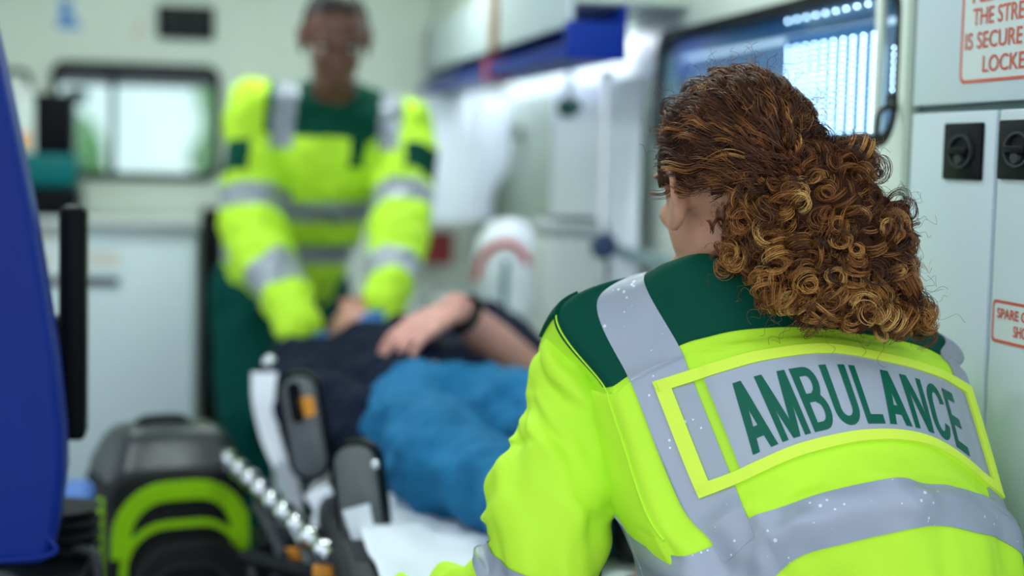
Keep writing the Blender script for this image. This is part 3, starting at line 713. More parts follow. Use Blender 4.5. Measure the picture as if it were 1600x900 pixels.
for x in (SX0, SX1):
    for y0, y1 in ((2.25, 3.5), (3.5, 2.25)):
        tube('leg', [(x+(.03 if y0 < y1 else -.0), y0, SZ-.1), (x+(.03 if y0 < y1 else -.0), y1, .10)], .015, M_alu, st)
    for y in (2.25, 3.5):
        lathe('wheel', [(.02, -.016), (.07, -.016), (.08, -.008), (.08, .008), (.07, .016), (.02, .016)], Matrix.Translation((x+.02, y, .08)) @ Matrix.Rotation(R(90), 4, 'Y'), M_rubber, st)
tube('lower_rail', [(SX0+.015, 2.25, .10), (SX0+.015, 3.5, .10)], .014, M_alu, st)
tube('lower_rail', [(SX1+.015, 2.25, .10), (SX1+.015, 3.5, .10)], .014, M_alu, st)
# folded side rail: bright tube with collars
p0, p1 = AY(352, 712, 2.98), AY(520, 872, 2.36)
rl = tube('side_rail', [p0, p1], .011, M_chrome, st)
for k in range(9):
    c = p0.lerp(p1, (k+.5)/9); d = (p1-p0).normalized().to_track_quat('Z', 'Y').to_matrix().to_4x4()
    lathe('rail_collar', [(.011, -.012), (.017, -.012), (.019, 0), (.017, .012), (.011, .012)], Matrix.Translation(c) @ d, M_chrome, rl)
for k, (px, py, Y) in enumerate(((380, 745, 2.9), (470, 840, 2.5))):
    c = AY(px, py, Y); tube('rail_stay', [c, (SX0+.01, Y+.12, SZ-.12)], .009, M_alu, st)
tube('release_bar', [AY(405, 790, 2.75), AY(440, 860, 2.6), AY(430, 920, 2.6)], .012, M_dgrey, st, n=10)
tube('release_bar', [AY(385, 870, 2.7), AY(520, 905, 2.4)], .014, M_black, st)
# grey plates turned towards the foot end
def plate(pxc, pyc, Y, w, h, ang, tilt, name='side_plate'):
    c = AY(pxc, pyc, Y)
    Mx = Matrix.Translation(c) @ Matrix.Rotation(R(ang), 4, 'Z') @ Matrix.Rotation(R(tilt), 4, 'Y') @ Matrix(((1,0,0,0),(0,-1,0,0),(0,0,1,0),(0,0,0,1)))
    o = prism(name, rrect(w, h, .028), .028, Mx, M_plate, st, bev=.006)
    ring_prism('plate_edge', rrect(w+.014, h+.014, .034), rrect(w-.004, h-.004, .027), .026, Mx @ Matrix.Translation((0, -.006, 0)), M_black, o)
    return o, Mx
o1, Mx1 = plate(479, 664, 2.74, .060, .175, -14, -10)
prism('plate_slot', rrect(.022, .07, .010), .006, Mx1 @ Matrix.Translation((-.006, .026, .045)), M_black, o1)
prism('orange_label', rrect(.026, .034, .004), .004, Mx1 @ Matrix.Translation((.012, .028, .035)), M_orange, o1)
o2, Mx2 = plate(566, 770, 2.45, .066, .155, -20, -8)
for px, py, Y, r in ((421, 566, 3.05, .013), (500, 715, 2.85, .009), (586, 726, 2.42, .008), (452, 670, 2.9, .008)):
    bm = bmesh.new(); bmesh.ops.create_uvsphere(bm, u_segments=16, v_segments=10, radius=r, matrix=Matrix.Translation(AY(px, py, Y))); bm_obj('rail_knob', bm, M_chrome, st, smooth=True)
tube('knob_post', [AY(421, 568, 3.05), (SX0, 3.1, SZ-.1)], .007, M_dgrey, st)
def strap(pts, w, name='strap', mat=M_strap):
    P = smooth_path(pts, 24); V = []; F = []
    T = np.gradient(P, axis=0); side = np.array(list(RGT)); 
    for k in range(len(P)):
        s = side - T[k]*side.dot(T[k])/T[k].dot(T[k]); s /= np.linalg.norm(s); nn = np.cross(T[k], s); nn /= np.linalg.norm(nn)
        ww = w[0] + (w[1]-w[0])*k/(len(P)-1)
        for u, v in ((-1, -1), (1, -1), (1, 1), (-1, 1)): V.append(P[k]+s*u*ww/2+nn*v*.0025)
    for k in range(len(P)-1):
        for q in range(4): F.append((4*k+q, 4*k+(q+1) % 4, 4*k+4+(q+1) % 4, 4*k+4+q))
    F += [(0, 1, 2, 3), tuple(4*(len(P)-1)+q for q in (3, 2, 1, 0))]
    return mk(name, V, F, mat, st)
strap([AY(413, 582, 3.02), AY(412, 625, 3.0), AY(422, 680, 2.98), AY(440, 730, 2.95)], (.048, .03))
strap([AY(440, 720, 2.9), AY(455, 752, 2.9), AY(462, 790, 2.9), AY(450, 830, 2.9)], (.03, .018))
strap([AY(494, 765, 2.7), AY(508, 795, 2.68), AY(500, 830, 2.66), AY(512, 850, 2.64)], (.045, .025))
strap([AY(556, 792, 2.38), AY(566, 830, 2.37), AY(578, 870, 2.36), AY(600, 905, 2.35)], (.042, .028))
strap([AY(515, 690, 2.84), AY(508, 740, 2.82), AY(490, 775, 2.8)], (.02, .02), mat=M_alu)
for px, py, Y in ((458, 864, 2.6), (511, 891, 2.4)):
    c = AY(px, py, Y); box('orange_label', (c.x-.022, c.y-.01, c.z-.010), (c.x+.022, c.y, c.z+.010), M_orange, st, bev=.002)
box('latch_housing', (AY(400, 800, 2.75).x, 2.72, .40), (AY(470, 800, 2.75).x, 2.86, AY(440, 840, 2.75).z), M_black, st, bev=.01)
# white sheet over the foot half of the mattress
n1, n2 = 40, 24; V = []; F = []
for j in range(n2):
    for i in range(n1):
        s, t = i/(n1-1), j/(n2-1)
        y = 2.07 + .55*t
        # cross profile: hangs over the left side, lies on top
        L = .16 + .08 + s*.50
        if L < .16: x, z = SX0 - .004 - .02*math.sin(L*20), SZ + .008 - .16 + L
        else: x, z = SX0 + (L-.16)*.75, SZ + .008
        rr = mnoise.fractal((L*7, y*6, 1.5), .9, 2, 3)
        V.append((x - (rr*.018+.012 if L < .16 else 0), y, z + (abs(rr)*.012 if L >= .16 else 0)))
for j in range(n2-1):
    for i in range(n1-1): q = j*n1+i; F.append((q, q+1, q+n1+1, q+n1))
sh = mk('bed_sheet', V, F, node_mat('white_cotton', (.80, .84, .90), .8, bump=.2, bscale=40), None, True)
sm = sh.modifiers.new('t', 'SOLIDIFY'); sm.thickness = .003
tag(sh, 'crumpled white sheet spread over the foot of the stretcher', 'sheet')
pl = AY(672, 430, 3.86)
me = blob_mesh([('ell', (.43, 3.80, SZ+.05), (.21, .13, .052), I3)], .008, 4); wrinkle(me, .008, 14, 3)
tag(link('pillow', me, node_mat('grey_pillow', (.42, .46, .45), .8), None, True), 'soft grey pillow at the head of the stretcher', 'pillow')
# ------------------------------------------------------------------ people: shared builders
M_skin = node_mat('tan_skin', (0.52, 0.25, 0.15), .5, noise=.08, nscale=30, bump=.1, bscale=120)
M_skinp = node_mat('pale_pink_skin', (0.66, 0.32, 0.26), .5, noise=.08, nscale=30, bump=.1, bscale=120)
M_skind = node_mat('dark_brown_skin', (0.17, 0.065, 0.045), .38, noise=.1, nscale=30, bump=.1, bscale=120)
M_yel = node_mat('fluorescent_yellow_fabric', (0.57, 0.925, 0.04), .6, spec=.2, noise=.03, nscale=5, bump=.12, bscale=500)
M_dgreen = node_mat('bottle_green_fabric', (0.0, 0.066, 0.038), .7, spec=.12, bump=.15, bscale=600)
M_trs = node_mat('green_trousers', (0.001, 0.062, 0.050), .75, spec=.08, noise=.15, nscale=8, bump=.2, bscale=200)
M_boot = node_mat('black_leather', (0.01, 0.01, 0.011), .35, bump=.1)
M_hairblk = node_mat('short_black_hair', (0.015, 0.012, 0.011), .6, bump=.6, bscale=300)
M_navy2 = node_mat('navy_black_cotton', (0.005, 0.009, 0.024), .8, spec=.1, noise=.2, nscale=12, bump=.2, bscale=150)
M_jean = node_mat('blue_denim', (0.016, 0.15, 0.31), .8, spec=.12, noise=.35, nscale=7, bump=.3, bscale=350)
M_glove = node_mat('blue_nitrile', (0.02, 0.18, 0.50), .35)
M_eye = node_mat('eye', (.6, .58, .55), .15)
M_iris = node_mat('iris', (.02, .01, .006), .1)
def silver_mat():
    mt = node_mat('silver_reflective_tape', (0.36, 0.39, 0.45), .42, metal=.25, bump=.08, bscale=40, bdist=.004)
    nt = mt.node_tree; b = nt.nodes['Principled BSDF']
    tcn = nt.nodes.new('ShaderNodeTexCoord'); v = nt.nodes.new('ShaderNodeTexVoronoi'); v.inputs['Scale'].default_value = 95
    nt.links.new(tcn.outputs['Object'], v.inputs['Vector'])
    n = nt.nodes.new('ShaderNodeTexNoise'); n.inputs['Scale'].default_value = 22; n.inputs['Detail'].default_value = 2
    nt.links.new(tcn.outputs['Object'], n.inputs['Vector'])
    mr = nt.nodes.new('ShaderNodeMapRange'); mr.inputs['From Min'].default_value = .45; mr.inputs['From Max'].default_value = .75
    mr.inputs['To Min'].default_value = 0.02; mr.inputs['To Max'].default_value = .28
    nt.links.new(n.outputs['Fac'], mr.inputs['Value'])
    lt = nt.nodes.new('ShaderNodeMath'); lt.operation = 'LESS_THAN'
    nt.links.new(v.outputs['Distance'], lt.inputs[0]); nt.links.new(mr.outputs[0], lt.inputs[1])
    mx = nt.nodes.new('ShaderNodeMix'); mx.data_type = 'RGBA'; mx.inputs['A'].default_value = (.36, .39, .45, 1); mx.inputs['B'].default_value = (.72, .75, .78, 1)
    nt.links.new(lt.outputs[0], mx.inputs['Factor']); nt.links.new(mx.outputs['Result'], b.inputs['Base Color'])
    return mt
M_silver = silver_mat()
M_panel = node_mat('grey_reflective_panel', (0.40, 0.43, 0.48), .38, metal=.15, noise=.05, nscale=150)

def vn(v): return Vector(v).normalized()
def head_rot(Fd, Ud):
    F = vn(Fd); L = vn(Vector(Ud).cross(F)); U = F.cross(L)     # x = own left, y = forward, z = up
    return Matrix((L, F, U)).transposed()
def head_prims(c, rot, s=1.0):
    c = Vector(c); g = lambda x, y, z: c + rot @ Vector((x*s, y*s, z*s)); E = lambda p, r: ('ell', g(*p), [q*s for q in r], rot)
    P = [E((0, -.012, .03), (.076, .096, .088)), E((0, .03, -.03), (.062, .062, .085)), E((0, .055, -.085), (.042, .036, .03)),
         E((0, .085, .028), (.055, .014, .012)), E((0, .097, -.012), (.013, .016, .026)), E((0, .110, -.026), (.016, .012, .010)),
         E((.034, .072, -.02), (.022, .018, .018)), E((-.034, .072, -.02), (.022, .018, .018)),
         E((0, .088, -.062), (.024, .010, .006)), E((0, .087, -.072), (.021, .010, .006)),
         E((.078, -.008, -.01), (.010, .020, .034)), E((-.078, -.008, -.01), (.010, .020, .034)),
         E((.080, -.002, -.038), (.008, .011, .012)), E((-.080, -.002, -.038), (.008, .011, .012))]
    for sx in (-1, 1):
        rim = [(.079, .010, .010), (.086, -.008, .025), (.091, -.024, .016), (.092, -.028, -.002), (.089, -.020, -.022), (.083, -.006, -.040)]
        for a_, b_ in zip(rim[:-1], rim[1:]): P.append(('cap', g(a_[0]*sx, a_[1], a_[2]), g(b_[0]*sx, b_[1], b_[2]), .0052*s, .0052*s))
    return P
def head_extras(root, c, rot, s, brow_mat):
    c = Vector(c); g = lambda x, y, z: c + rot @ Vector((x*s, y*s, z*s))
    for sx in (-1, 1):
        bm = bmesh.new(); bmesh.ops.create_uvsphere(bm, u_segments=16, v_segments=10, radius=.0125*s, matrix=Matrix.Translation(g(.031*sx, .066, .006)))
        e = bm_obj('eye', bm, M_eye, root, smooth=True)
        bm = bmesh.new(); bmesh.ops.create_uvsphere(bm, u_segments=12, v_segments=8, radius=.006*s, matrix=Matrix.Translation(g(.031*sx, .0742, .004)))
        bm_obj('iris', bm, M_iris, e, smooth=True)
        tube('eyebrow', [g(.014*sx, .098, .026), g(.032*sx, .095, .032), g(.052*sx, .078, .026)], [.003, .004, .002], brow_mat, root, n=10, sides=6)
def hair_cap(root, c, rot, s, mat, low=-.02, name='hair', grow=1.05):
    bm = bmesh.new(); bmesh.ops.create_uvsphere(bm, u_segments=40, v_segments=28, radius=1)
    kill = [v for v in bm.verts if (v.co.y > .25 and v.co.z < .62*v.co.y+.28) or (v.co.z < low*10)]
    bmesh.ops.delete(bm, geom=kill, context='VERTS')
    for v in bm.verts: v.co = Vector(c) + rot @ Vector((v.co.x*.076*s*grow, (v.co.y*.096*grow-.012)*s, (v.co.z*.088*grow+.03)*s))
    o = bm_obj(name, bm, mat, root, smooth=True)
    sd = o.modifiers.new('t', 'SOLIDIFY'); sd.thickness = .004*s; sd.offset = 0
    return o
def hand_prims(wr, fw, pn, th, curl=18, s=1.0, spread=.0):
    wr = Vector(wr); fw = vn(fw); th = Vector(th); th = vn(th - fw*th.dot(fw)); p = th.cross(fw); p = p if p.dot(Vector(pn)) > 0 else -p
    out = []
    lat = (.033, .011, -.011, -.032); ln = (.074, .083, .076, .060)
    for i in range(4):
        b0 = wr + fw*.012*s + th*lat[i]*.55*s; k = wr + (fw*(.088-.006*abs(i-1)) + th*lat[i])*s
        out.append(('cap', b0, k, .0150*s, .0125*s))
        d = vn(fw + th*(lat[i]*4*(.5+spread))); a = 0; pos = k
        for sg, fr in enumerate((.45, .31, .24)):
            a += R(curl*(.8 if sg == 0 else 1.1)); dd = d*math.cos(a) + p*math.sin(a)
            nx = pos + dd*ln[i]*fr*s; r0 = (.0094, .0086, .0078, .007)[sg]*s; r1 = (.0086, .0078, .007)[sg]*s
            out.append(('cap', pos, nx, r0, r1)); pos = nx
    b0 = wr + (fw*.022 + th*.022)*s; d = vn(fw*.65 + th*.75 + p*.25)
    k = b0 + d*.04*s; out.append(('cap', b0, k, .0145*s, .011*s)); d2 = vn(fw*.9 + th*.35 + p*.3)
    k2 = k + d2*.034*s; out.append(('cap', k, k2, .0105*s, .009*s)); out.append(('cap', k2, k2 + vn(d2 + p*.2)*.026*s, .009*s, .0075*s))
    return out
def segdist(P, a, b):
    a, b = np.array(list(a)), np.array(list(b)); d = b-a; t = np.clip(((P-a) @ d)/d.dot(d), 0, 1)
    return np.linalg.norm(P - (a + t[:, None]*d), axis=1), t

# ------------------------------------------------------------------ standing person
DX = Vector((0, 0, 0))
mh = W(524, 60, 3.93); mn = W(520, 175, 4.06)
Lsh, Rsh = W(628, 200, 4.10), W(400, 172, 4.06)      # own left is on image right
Lel, Rel = W(628, 350, 3.92), W(392, 352, 3.98)
Lwr, Rwr = W(604, 478, 3.66), W(468, 505, 3.66)
ch = (Lsh + Rsh)/2 + Vector((0, .03, -.10)); wst = W(478, 330, 4.25); pel = W(438, 440, 4.38)
footA, footB = Vector((W(400, 600, 4.35).x, 4.28, .0)), Vector((pel.x+.05, 4.55, 0))
kA, kB = W(392, 640, 4.22), W(480, 640, 4.42)
man = thing('person', 'person in hi-vis jacket standing and leaning over the stretcher', 'person', (pel.x, 4.35, 0))
Fm = vn(Vector((-.02, -.86, -.50))); rotm = head_rot(Fm, (0, -.45, 1))
hipA, hipB = pel + Vector((-.085, -.0, -.02)), pel + Vector((.085, .03, -.02))
prims = head_prims(mh, rotm, 1.0) + [('cap', mh + Vector((0, .03, -.06)), mn, .055, .06), ('cap', mn, ch, .07, .12), ('cap', ch, wst, .13, .12), ('cap', wst, pel, .12, .13),
    ('cap', mn, Lsh, .06, .055), ('cap', mn, Rsh, .06, .055),
    ('cap', Lsh, Lel, .05, .04), ('cap', Lel, Lwr, .04, .027), ('cap', Rsh, Rel, .05, .04), ('cap', Rel, Rwr, .04, .027),
    ('cap', hipA, kA, .085, .058), ('cap', kA, footA + Vector((0, .03, .1)), .055, .04), ('cap', hipB, kB, .085, .058), ('cap', kB, footB + Vector((0, .03, .1)), .055, .04)]
link('body', blob_mesh(prims, .006, 4), M_skind, man, True)
head_extras(man, mh, rotm, 1.0, M_hairblk)
hair_cap(man, mh, rotm, 1.0, M_hairblk, .0)
# gloves
for nm, wr, el, th in (('glove', Lwr, Lel, (-1, 0, .1)), ('glove', Rwr, Rel, (1, 0, .1))):
    fw = vn((wr-el).normalized() + Vector((0, -.2, -.5)))
    link(nm, blob_mesh(hand_prims(wr, fw, (0, .6, -.5), th, 20, 1.02) + [('cap', wr - fw*.03, wr + fw*.02, .030, .032)], .004, 3), M_glove, man, True)
# trousers
tp = [('cap', pel + Vector((0, .0, .07)), pel, .15, .155), ('cap', hipA, kA, .115, .088), ('cap', kA, footA + Vector((0, .02, .10)), .088, .075), ('cap', hipB, kB, .115, .088), ('cap', kB, footB + Vector((0, .02, .10)), .088, .075)]
me = blob_mesh(tp, .010, 6); wrinkle(me, .018, 9, 11, (1, 1, .6)); link('trousers', me, M_trs, man, True)
for f in (footA, footB):
    me = blob_mesh([('cap', f + Vector((0, .05, .052)), f + Vector((0, -.17, .045)), .05, .042), ('cap', f + Vector((0, .04, .05)), f + Vector((0, .03, .17)), .052, .058)], .008, 4)
    v = mesh_np(me); v[:, 2] = np.maximum(v[:, 2], .001); me.vertices.foreach_set('co', v.ravel()); link('boot', me, M_boot, man, True)
# jacket
jp = [('cap', mn + Vector((0, .03, -.03)), ch, .10, .165), ('cap', ch, wst, .165, .16), ('cap', wst, pel + Vector((0, -.01, .05)), .16, .17),
      ('cap', mn, Lsh, .085, .080), ('cap', mn, Rsh, .085, .080), ('cap', ch, Lsh, .13, .075), ('cap', ch, Rsh, .13, .075),
      ('cap', Lsh, Lel, .080, .072), ('cap', Lel, Lwr, .076, .052), ('cap', Rsh, Rel, .080, .080), ('cap', Rel, Rwr, .084, .052)]
me = blob_mesh(jp, .0066, 6); wrinkle(me, .016, 11, 5)
P = pcent(me)
up_ = np.array(list((mn - pel))); tl = np.linalg.norm(up_); ax = up_/tl; lt_ = np.array(list(vn(Lsh-Rsh)))
rel = P - np.array(list(pel)); t_ = rel @ ax / tl; s_ = (P - np.array(list(mn))) @ lt_
arms = []
for S_, E_, W_ in ((Lsh, Lel, Lwr), (Rsh, Rel, Rwr)):
    d1_, u1 = segdist(P, S_, E_); d2_, u2 = segdist(P, E_, W_)
    arms.append((np.minimum(d1_, d2_), np.where(d1_ < d2_, u1, 1+u2)))
dt, _ = segdist(P, pel, mn)
def arm_r(u): return np.interp(u, [0, 1, 2], [.080, .080, .054])
isL = (arms[0][0] < arm_r(arms[0][1])*1.22) & (arms[0][0] < arms[1][0]) & ((arms[0][1] > .28) | (np.abs(s_) > .175))
isR = (arms[1][0] < arm_r(arms[1][1])*1.22) & (arms[1][0] < arms[0][0]) & ((arms[1][1] > .28) | (np.abs(s_) > .165))
cls = np.zeros(len(P), int); zz = P[:, 2]
def zat(py): return AY(520, py, 3.95).z
tor = ~(isL | isR)
cls[tor & (zz > zat(214))] = 1
cls[tor & (zz > zat(262)) & (s_ > .055) & (s_ < .105)] = 1
cls[((np.abs(s_-.145) < .026) | (np.abs(s_+.118) < .028)) & (zz > zat(232))] = 2
cls[tor & (zz < zat(318)) & (zz > zat(352))] = 2
cls[tor & (zz < zat(392)) & (zz > zat(424))] = 2
for isA, ar, left in ((isL, arms[0], True), (isR, arms[1], False)):
    u = ar[1]
    cls[isA & (u > .70) & (u < .90)] = 2
    cls[isA & (u > 1.50) & (u < 1.74)] = 2
    cls[isA & (u > .34) & (u < .60) & (s_ * (1 if left else -1) > .19)] = 1
split_mesh(me, cls, [('jacket', M_yel), ('green_panels', M_dgreen), ('reflective_tape', M_silver)], man, True)
jk = [o for o in man.children if o.name.startswith('jacket')][0]
# raised collar
cdir = vn(mh - mn)
rg = [mn + cdir*.005 + (Vector((math.cos(a), math.sin(a), 0)) - cdir*cdir.dot(Vector((math.cos(a), math.sin(a), 0))))*.082 for a in np.linspace(-1.3, 4.4, 26)]
V = []; F = []
for p in rg: V += [p, p + cdir*.055 + (p-mn)*.08]
for k in range(len(rg)-1): F.append((2*k, 2*k+2, 2*k+3, 2*k+1))
co = mk('collar', V, F, M_dgreen, jk, True); sd = co.modifiers.new('t', 'SOLIDIFY'); sd.thickness = .008

# ------------------------------------------------------------------ patient
ph = Vector((.385, 3.72, .712))
pat = thing('person', 'person in dark top and blue jeans lying on the stretcher', 'person', (.43, 3.0, SZ))
rotp = head_rot((0, -.12, 1), (0, 1, .12))
psL, psR = Vector((.632, 3.44, .735)), Vector((.225, 3.46, .675))
peL, pwL = Vector((.672, 3.13, .705)), AY(712, 482, 2.99)
peR, pwR = AY(482, 628, 3.02), AY(575, 672, 2.80)
hpL, hpR = Vector((.53, 2.90, .67)), Vector((.385, 2.90, .665))
kL, kR = Vector((.62, 2.50, .705)), AY(690, 724, 2.52)
aL, aR = Vector((.625, 2.16, .64)), Vector((.515, 2.15, .64))
fwh = vn(AY(622, 530, 2.95) - pwL)
prims = head_prims(ph, rotp, 1.0) + [('cap', ph + Vector((0, -.07, -.03)), (.425, 3.52, .66), .055, .06), ('ell', (.43, 3.32, .675), (.165, .24, .10), I3), ('ell', (.43, 3.02, .675), (.15, .2, .105), I3),
    ('cap', psL, (.43, 3.44, .67), .055, .07), ('cap', psR, (.43, 3.44, .67), .055, .07),
    ('cap', psL, peL, .050, .043), ('cap', peL, pwL.lerp(peL, .5), .047, .044), ('cap', pwL.lerp(peL, .5), pwL, .044, .031), ('cap', psR, peR, .050, .042), ('cap', peR, pwR, .042, .028),
    ('cap', hpL, kL, .078, .055), ('cap', kL, aL, .052, .038), ('cap', hpR, kR, .078, .055), ('cap', kR, aR, .052, .038),
    ('cap', aL, aL + Vector((.02, -.03, .12)), .035, .03), ('cap', aR, aR + Vector((-.02, -.03, .12)), .035, .03)]
prims += hand_prims(pwL, fwh, (-.25, -.25, -.9), (-.1, 1, .35), 17, 1.08, .35)
prims += hand_prims(pwR, (.1, -1, -.1), (.3, 0, -1), (1, .2, .3), 15, 1.0)
link('body', blob_mesh(prims, .0052, 3), M_skinp, pat, True)
head_extras(pat, ph, rotp, 1.0, M_hairblk)
hair_cap(pat, ph, rotp, 1.0, node_mat('brown_hair', (.03, .016, .01), .6, bump=.6, bscale=250), -.03)
me = blob_mesh([('ell', (.43, 3.30, .68), (.205, .27, .125), I3), ('ell', (.43, 3.03, .68), (.185, .20, .118), I3), ('cap', (.43, 3.45, .68), psL, .10, .078), ('cap', (.43, 3.45, .68), psR, .10, .078),
    ('cap', psL, psL.lerp(peL, .88), .088, .072), ('cap', psR, peR, .078, .066), ('cap', peR, pwR, .068, .064), ('cap', pwR, pwR + Vector((.01, -.09, -.05)), .06, .05), ('ell', (.43, 2.86, .66), (.165, .05, .085), I3)], .007, 5)
wrinkle(me, .018, 12, 9); sho = link('top', me, M_navy2, pat, True)
for k, (px, py) in enumerate(((590, 618),)):
    c = AY(px, py, 2.86); bm = bmesh.new(); bmesh.ops.create_uvsphere(bm, u_segments=12, v_segments=8, radius=.009, matrix=Matrix.Translation(c)); bm_obj('button', bm, M_chrome, sho, smooth=True)
me = blob_mesh([('ell', (.45, 2.88, .672), (.165, .10, .110), I3), ('cap', hpL, kL, .102, .082), ('cap', kL, aL + Vector((0, .03, 0)), .080, .058), ('cap', hpR, kR, .102, .086), ('cap', kR, aR + Vector((0, .03, 0)), .084, .058)], .007, 5)
wrinkle(me, .020, 11, 2); link('jeans', me, M_jean, pat, True)
for a, dx in ((aL, .03), (aR, -.03)):
    me = blob_mesh([('cap', a + Vector((0, -.01, -.02)), a + Vector((dx, -.05, .14)), .045, .038), ('cap', a + Vector((0, .01, -.01)), a + Vector((0, -.02, .02)), .045, .048)], .007, 4); link('shoe', me, M_boot, pat, True)
wd = vn(peL - pwL); wq = wd.to_track_quat('Z', 'Y').to_matrix().to_4x4(); wc = pwL + wd*.022
wt = lathe('watch', [(.031, -.011), (.0375, -.011), (.0385, 0), (.0375, .011), (.031, .011)], Matrix.Translation(wc) @ wq, M_boot, pat)
fz = vn(Vector((-.2, -.5, .8)) - wd*wd.dot(Vector((-.2, -.5, .8))))
lathe('watch_face', [(0, .010), (.016, .010), (.019, .005), (.019, 0)], Matrix.Translation(wc + fz*.034) @ fz.to_track_quat('Z', 'Y').to_matrix().to_4x4(), M_black, wt)
# ------------------------------------------------------------------ kneeling person in the foreground
wom = thing('person', 'person with curly brown hair kneeling in an ambulance hi-vis jacket', 'person', W(1330, 1500, 1.8))
wom.location.z = 0
rowsA = [(872,486),(935,469),(1008,437),(1060,415),(1120,402),(1235,425),(1330,455),(1392,480),(1442,506),(1478,545)]
rowsB = [(945,605),(982,588),(1062,541),(1095,528),(1160,515),(1260,510),(1345,518),(1410,530),(1458,545),(1492,576)]
rowsC = [(955,632),(993,612),(1078,583),(1118,571),(1190,553),(1290,543),(1375,556),(1440,573),(1480,590),(1512,616)]
rowsD = [(1010,800),(1062,787),(1148,757),(1190,738),(1260,709),(1345,689),(1420,689),(1478,708),(1530,747),(1562,788)]
rowsE = [(1050,868),(1115,852),(1169,811),(1215,795),(1290,770),(1385,750),(1440,753),(1500,756),(1537,776),(1576,818)]
rowsF = [(1085,960),(1150,945),(1205,905),(1250,867),(1330,846),(1430,825),(1480,822),(1530,833),(1565,842),(1596,872)]
rowsG = [(1110,1090),(1180,1080),(1250,1060),(1300,1040),(1370,1020),(1460,1005),(1510,1005),(1560,1010),(1590,1020),(1615,1040)]
dep = [1.82, 1.775, 1.755, 1.712, 1.69, 1.68, 1.69]
coff = [.034, .020, .004, -.004, -.008, .0, .016, .040, .072, .115]
bofs = [.020, .012, .006, 0, 0, 0, 0, 0, .01, .02]
away = vn(Vector((fwd.x, fwd.y, 0)))
bodyF = (Matrix.Rotation(R(30), 3, 'Z') @ away)
neckc = W(1122, 420, 1.885)
NF = 6
ctrl = []
fdep = [.13, .20, .21, .23, .23, .22, .21]
for k, row in enumerate((rowsA, rowsB, rowsC, rowsD, rowsE, rowsF, rowsG)):
    pts = [W(px, py, dep[k] + coff[j]*(.8 if k == 0 else 1) - (0.02 if (k == 0 and 3 <= j <= 7) else 0)) for j, (px, py) in enumerate(row)]
    a, b = pts[-1], pts[0]
    for q in range(1, NF+1):
        f = q/(NF+1); p = a.lerp(b, .5-.5*math.cos(math.pi*f)) + bodyF*fdep[k]*math.sin(math.pi*f)**.7 - Vector((0, 0, .05 if k == 0 else 0))
        pts.append(p)
    ctrl.append(pts)
ring0 = []
for p in ctrl[0]:
    d = p - neckc; d.z *= .2; d.normalize(); ring0.append(neckc + d*.062 + Vector((0, 0, .004)))
ctrl = np.array([[list(p) for p in r] for r in [ring0] + ctrl])     # rows 0..7, cols 0..15 (periodic)
NR, NC = ctrl.shape[:2]
def crw(f): return np.stack([-.5*f+f*f-.5*f**3, 1-2.5*f*f+1.5*f**3, .5*f+2*f*f-1.5*f**3, -.5*f*f+.5*f**3], -1)
_g = np.random.default_rng(3).uniform(-1, 1, (64, 64))
def vnoise(x, y):
    xi, yi = np.floor(x).astype(int), np.floor(y).astype(int); fx, fy = x-xi, y-yi; fx = fx*fx*(3-2*fx); fy = fy*fy*(3-2*fy)
    g = lambda i, j: _g[i % 64, j % 64]
    return (g(xi, yi)*(1-fx)+g(xi+1, yi)*fx)*(1-fy) + (g(xi, yi+1)*(1-fx)+g(xi+1, yi+1)*fx)*fy
def S0(r, c):
    r = np.clip(np.asarray(r, float), 0, NR-1-1e-6); c = np.asarray(c, float) % NC
    ri, ci = np.floor(r).astype(int), np.floor(c).astype(int); wr, wc = crw(r-ri), crw(c-ci)
    out = 0
    for i in range(4):
        rr = ri-1+i; lo = rr < 0; hi = rr > NR-1; rq = np.clip(rr, 0, NR-1)
        for j in range(4):
            cc = (ci-1+j) % NC; p = ctrl[rq, cc]
            p = np.where(lo[..., None], 2*ctrl[0][cc]-ctrl[1][cc], p); p = np.where(hi[..., None], 2*ctrl[NR-1][cc]-ctrl[NR-2][cc], p)
            out = out + p*(wr[..., i]*wc[..., j])[..., None]
    return out
def Nrm(r, c, e=.02):
    du = S0(np.asarray(r)+e, c) - S0(np.asarray(r)-e, c); dv = S0(r, np.asarray(c)+e) - S0(r, np.asarray(c)-e)
    n = np.cross(du, dv); n /= np.linalg.norm(n, axis=-1)[..., None]+1e-9
    return n
_t = Nrm(np.array([3.5]), np.array([5.0]))[0]; NS = -1.0 if _t.dot(np.array(list(fwd))) > 0 else 1.0
def S(r, c, h=0.0):
    r = np.asarray(r, float); c = np.asarray(c, float)
    low = np.clip((r-4.0)/1.5, 0, 1); pan = np.exp(-((r-3.5)/.55)**2)*np.where((c > 1) & (c < 8.8), 1, 0)
    d = vnoise(c*.9+3, r*1.3)*.006*low + vnoise(c*2.1, r*2.6+7)*.0028*(.35+.65*low)*(1-.6*pan) + vnoise(c*.8 + r*.8, r*.5)*.004*(1-.5*pan)
    d = d + .006*low*np.sin(r*3.1 + c*.9)*np.exp(-((c-3.2)/1.8)**2) - .010*np.exp(-((r-5.15 + .10*(c-5))/.22)**2)*np.exp(-((c-6.6)/.9)**2)
    return S0(r, c) + Nrm(r, c)*NS*(d + h)[..., None] if np.ndim(h) else S0(r, c) + Nrm(r, c)*NS*(d + h)[..., None]
